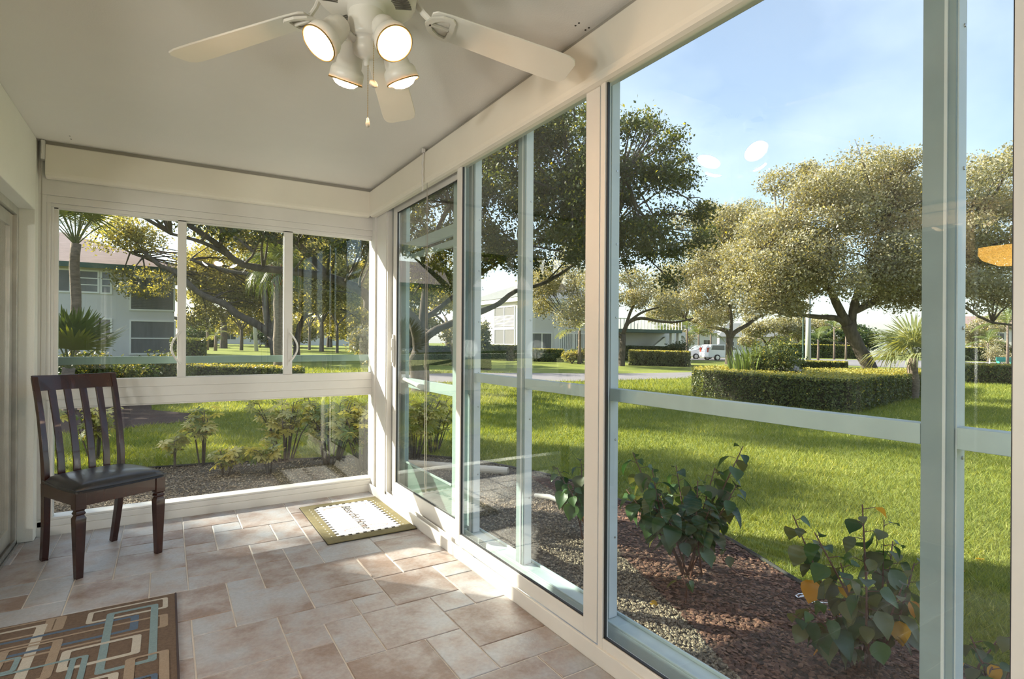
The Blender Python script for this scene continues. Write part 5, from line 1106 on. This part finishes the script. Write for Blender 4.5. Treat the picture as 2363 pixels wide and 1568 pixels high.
# balcony wing
bw=onYl(1432,770).x; be=onYl(1552,770).x
MB().box(bw-3,be+3,1,1.2,-.6,ez-2.2).build('rear_wall',M['stucco'],hb)
zb=onYl(1480,764).z; MB().box(bw-4,be,-1.2,1.0,zb-.18,zb+.12).build('balcony_beam',M['fascia'],hb)
rl=MB()
for i in range(26): x=bw-3.5+(be-bw+3.5)*i/25; rl.box(x-.03,x+.03,-1.15,-1.1,zb+.1,zb+1.0)
rl.box(bw-4,be,-1.16,-1.08,zb+1.0,zb+1.08).build('railing',M['frame'],hb)
for x in (onYl(1533,770).x,be-.2): MB().box(x-.18,x+.18,-1.1,-.8,-.6,zb-.1).build('column',M['frame'],hb)
# stair flank
a=onYl(1492,803); b=onYl(1523,780); MB().prism([(a.x,a.z-.6),(b.x,a.z-.6),(b.x,b.z+.1),(a.x,a.z)],Matrix.Translation((0,-.4,0))@Matrix.Rotation(PI/2,4,'X'),.3).build('stair_side',M['frame'],hb)
# ------------------------------------------------------------------ cars, poles, bench
def car(label,x,w,rz,kind=0,group=None):
    b=gw(x,w); t=thing('car',label,'car',b,rz)
    if kind==0: body=[(-1.9,.28),(-1.95,.6),(-1.85,.95),(-1.2,1.05),(-.5,1.47),(.9,1.5),(1.75,1.2),(1.9,.85),(1.92,.3)]; gls=[(-1.05,1.06),(-.42,1.42),(.1,1.44),(.1,1.03)],[(.18,1.03),(.18,1.44),(.85,1.43),(1.45,1.10),(1.3,1.03)]
    else: body=[(-2.2,.3),(-2.25,.7),(-2.1,1.0),(-1.3,1.08),(-.5,1.6),(1.9,1.62),(2.15,1.05),(2.2,.32)]; gls=[(-1.15,1.1),(-.45,1.53),(.3,1.54),(.3,1.06)],[(.4,1.06),(.4,1.54),(1.75,1.53),(1.9,1.1)]
    Mx=Matrix.Translation((0,.85,0))@Matrix.Rotation(PI/2,4,'X'); MB().prism(body,Mx,1.7).build('body',M['carp'],t,.06)
    for g in gls:
        for yy in (-.862,.855): MB().prism(g,Matrix.Translation((0,yy+.007,0))@Matrix.Rotation(PI/2,4,'X'),.008).build('side_window',M['carg'],t)
    xr=body[-2][0]; MB().box(xr-.12,xr+.03,-.75,-.5,.85,1.3).box(xr-.12,xr+.03,.5,.75,.85,1.3).build('tail_lamp',M['tail'],t)
    for sx in (-1.25,1.25):
        for yy in (-.86,.86):
            Rm=Matrix.Translation((sx,yy,.31))@Matrix.Rotation(PI/2,4,'X'); wh=MB().lathe([(0,-.1),(.31,-.1),(.32,0),(.31,.1),(0,.1)],Rm,18).build('wheel',M['tyre'],t); MB().lathe([(0,-.11),(.19,-.108),(.2,-.1),(.2,.1),(.19,.108),(0,.11)],Rm,16).build('hubcap',M['hub'],wh)
ang=-YAW
car('white hatchback car parked behind the box hedges',1622,61,ang+.15,0); car('white station wagon parked behind the forked oak trunk',1668,57,ang+PI+.25,1)
b=gw(1853,48); t=thing('lamp_post','thin dark green light pole behind the hedge bed','light pole',b); MB().tube([(0,0,-.1),(0,0,4.6)],[.07,.05],8).build('pole',M['fascia'],t); MB().box(-.25,.25,-.1,.1,4.6,4.75).build('lamp_head',M['fascia'],t)
b=gw(592,50); t=thing('utility_pole','pale leaning utility pole on the far lawn','pole',b); MB().tube([(0,0,-.1),at(587,740,50)-b,at(583,690,50)-b],[.18,.15,.13],8).build('pole',M['post'],t,smooth=True)
b=gw(985,15.8); t=thing('wooden_post','slender grey trunk-like post in front of the near oak','post',b); MB().tube([(0,0,-.1),at(984,800,15.8)-b,at(983,715,15.8)-b],[.085,.07,.06],8).build('pole',M['bark'],t,smooth=True)
b=gw(2320,66); t=thing('park_bench','small green bench by the road at the right edge','bench',b,-YAW)
MB().box(-.9,.9,-.2,.2,.42,.48).build('seat',M['bench'],t); MB().box(-.9,.9,.2,.25,.5,.95).build('backrest',M['bench'],t)
for x in (-.8,.8): MB().box(x-.04,x+.04,-.2,.22,-.1,.45).build('leg',M['bench'],t)
for i,x in enumerate((2284,2345)):
    b=gw(x,72); t=thing('fence_post',['slim white post left of the green bench','white post at the right frame edge'][i],'post',b); MB().tube([(0,0,-.1),(0,0,1.9)],.08,6).build('shaft',M['frame'],t)
print('objects',len(D.objects),'tris',sum(sum(len(p.vertices)-2 for p in o.data.polygons) if o.type=='MESH' and len(o.data.polygons)<3000 else (len(o.data.loops)-2*len(o.data.polygons) if o.type=='MESH' else 0) for o in D.objects))
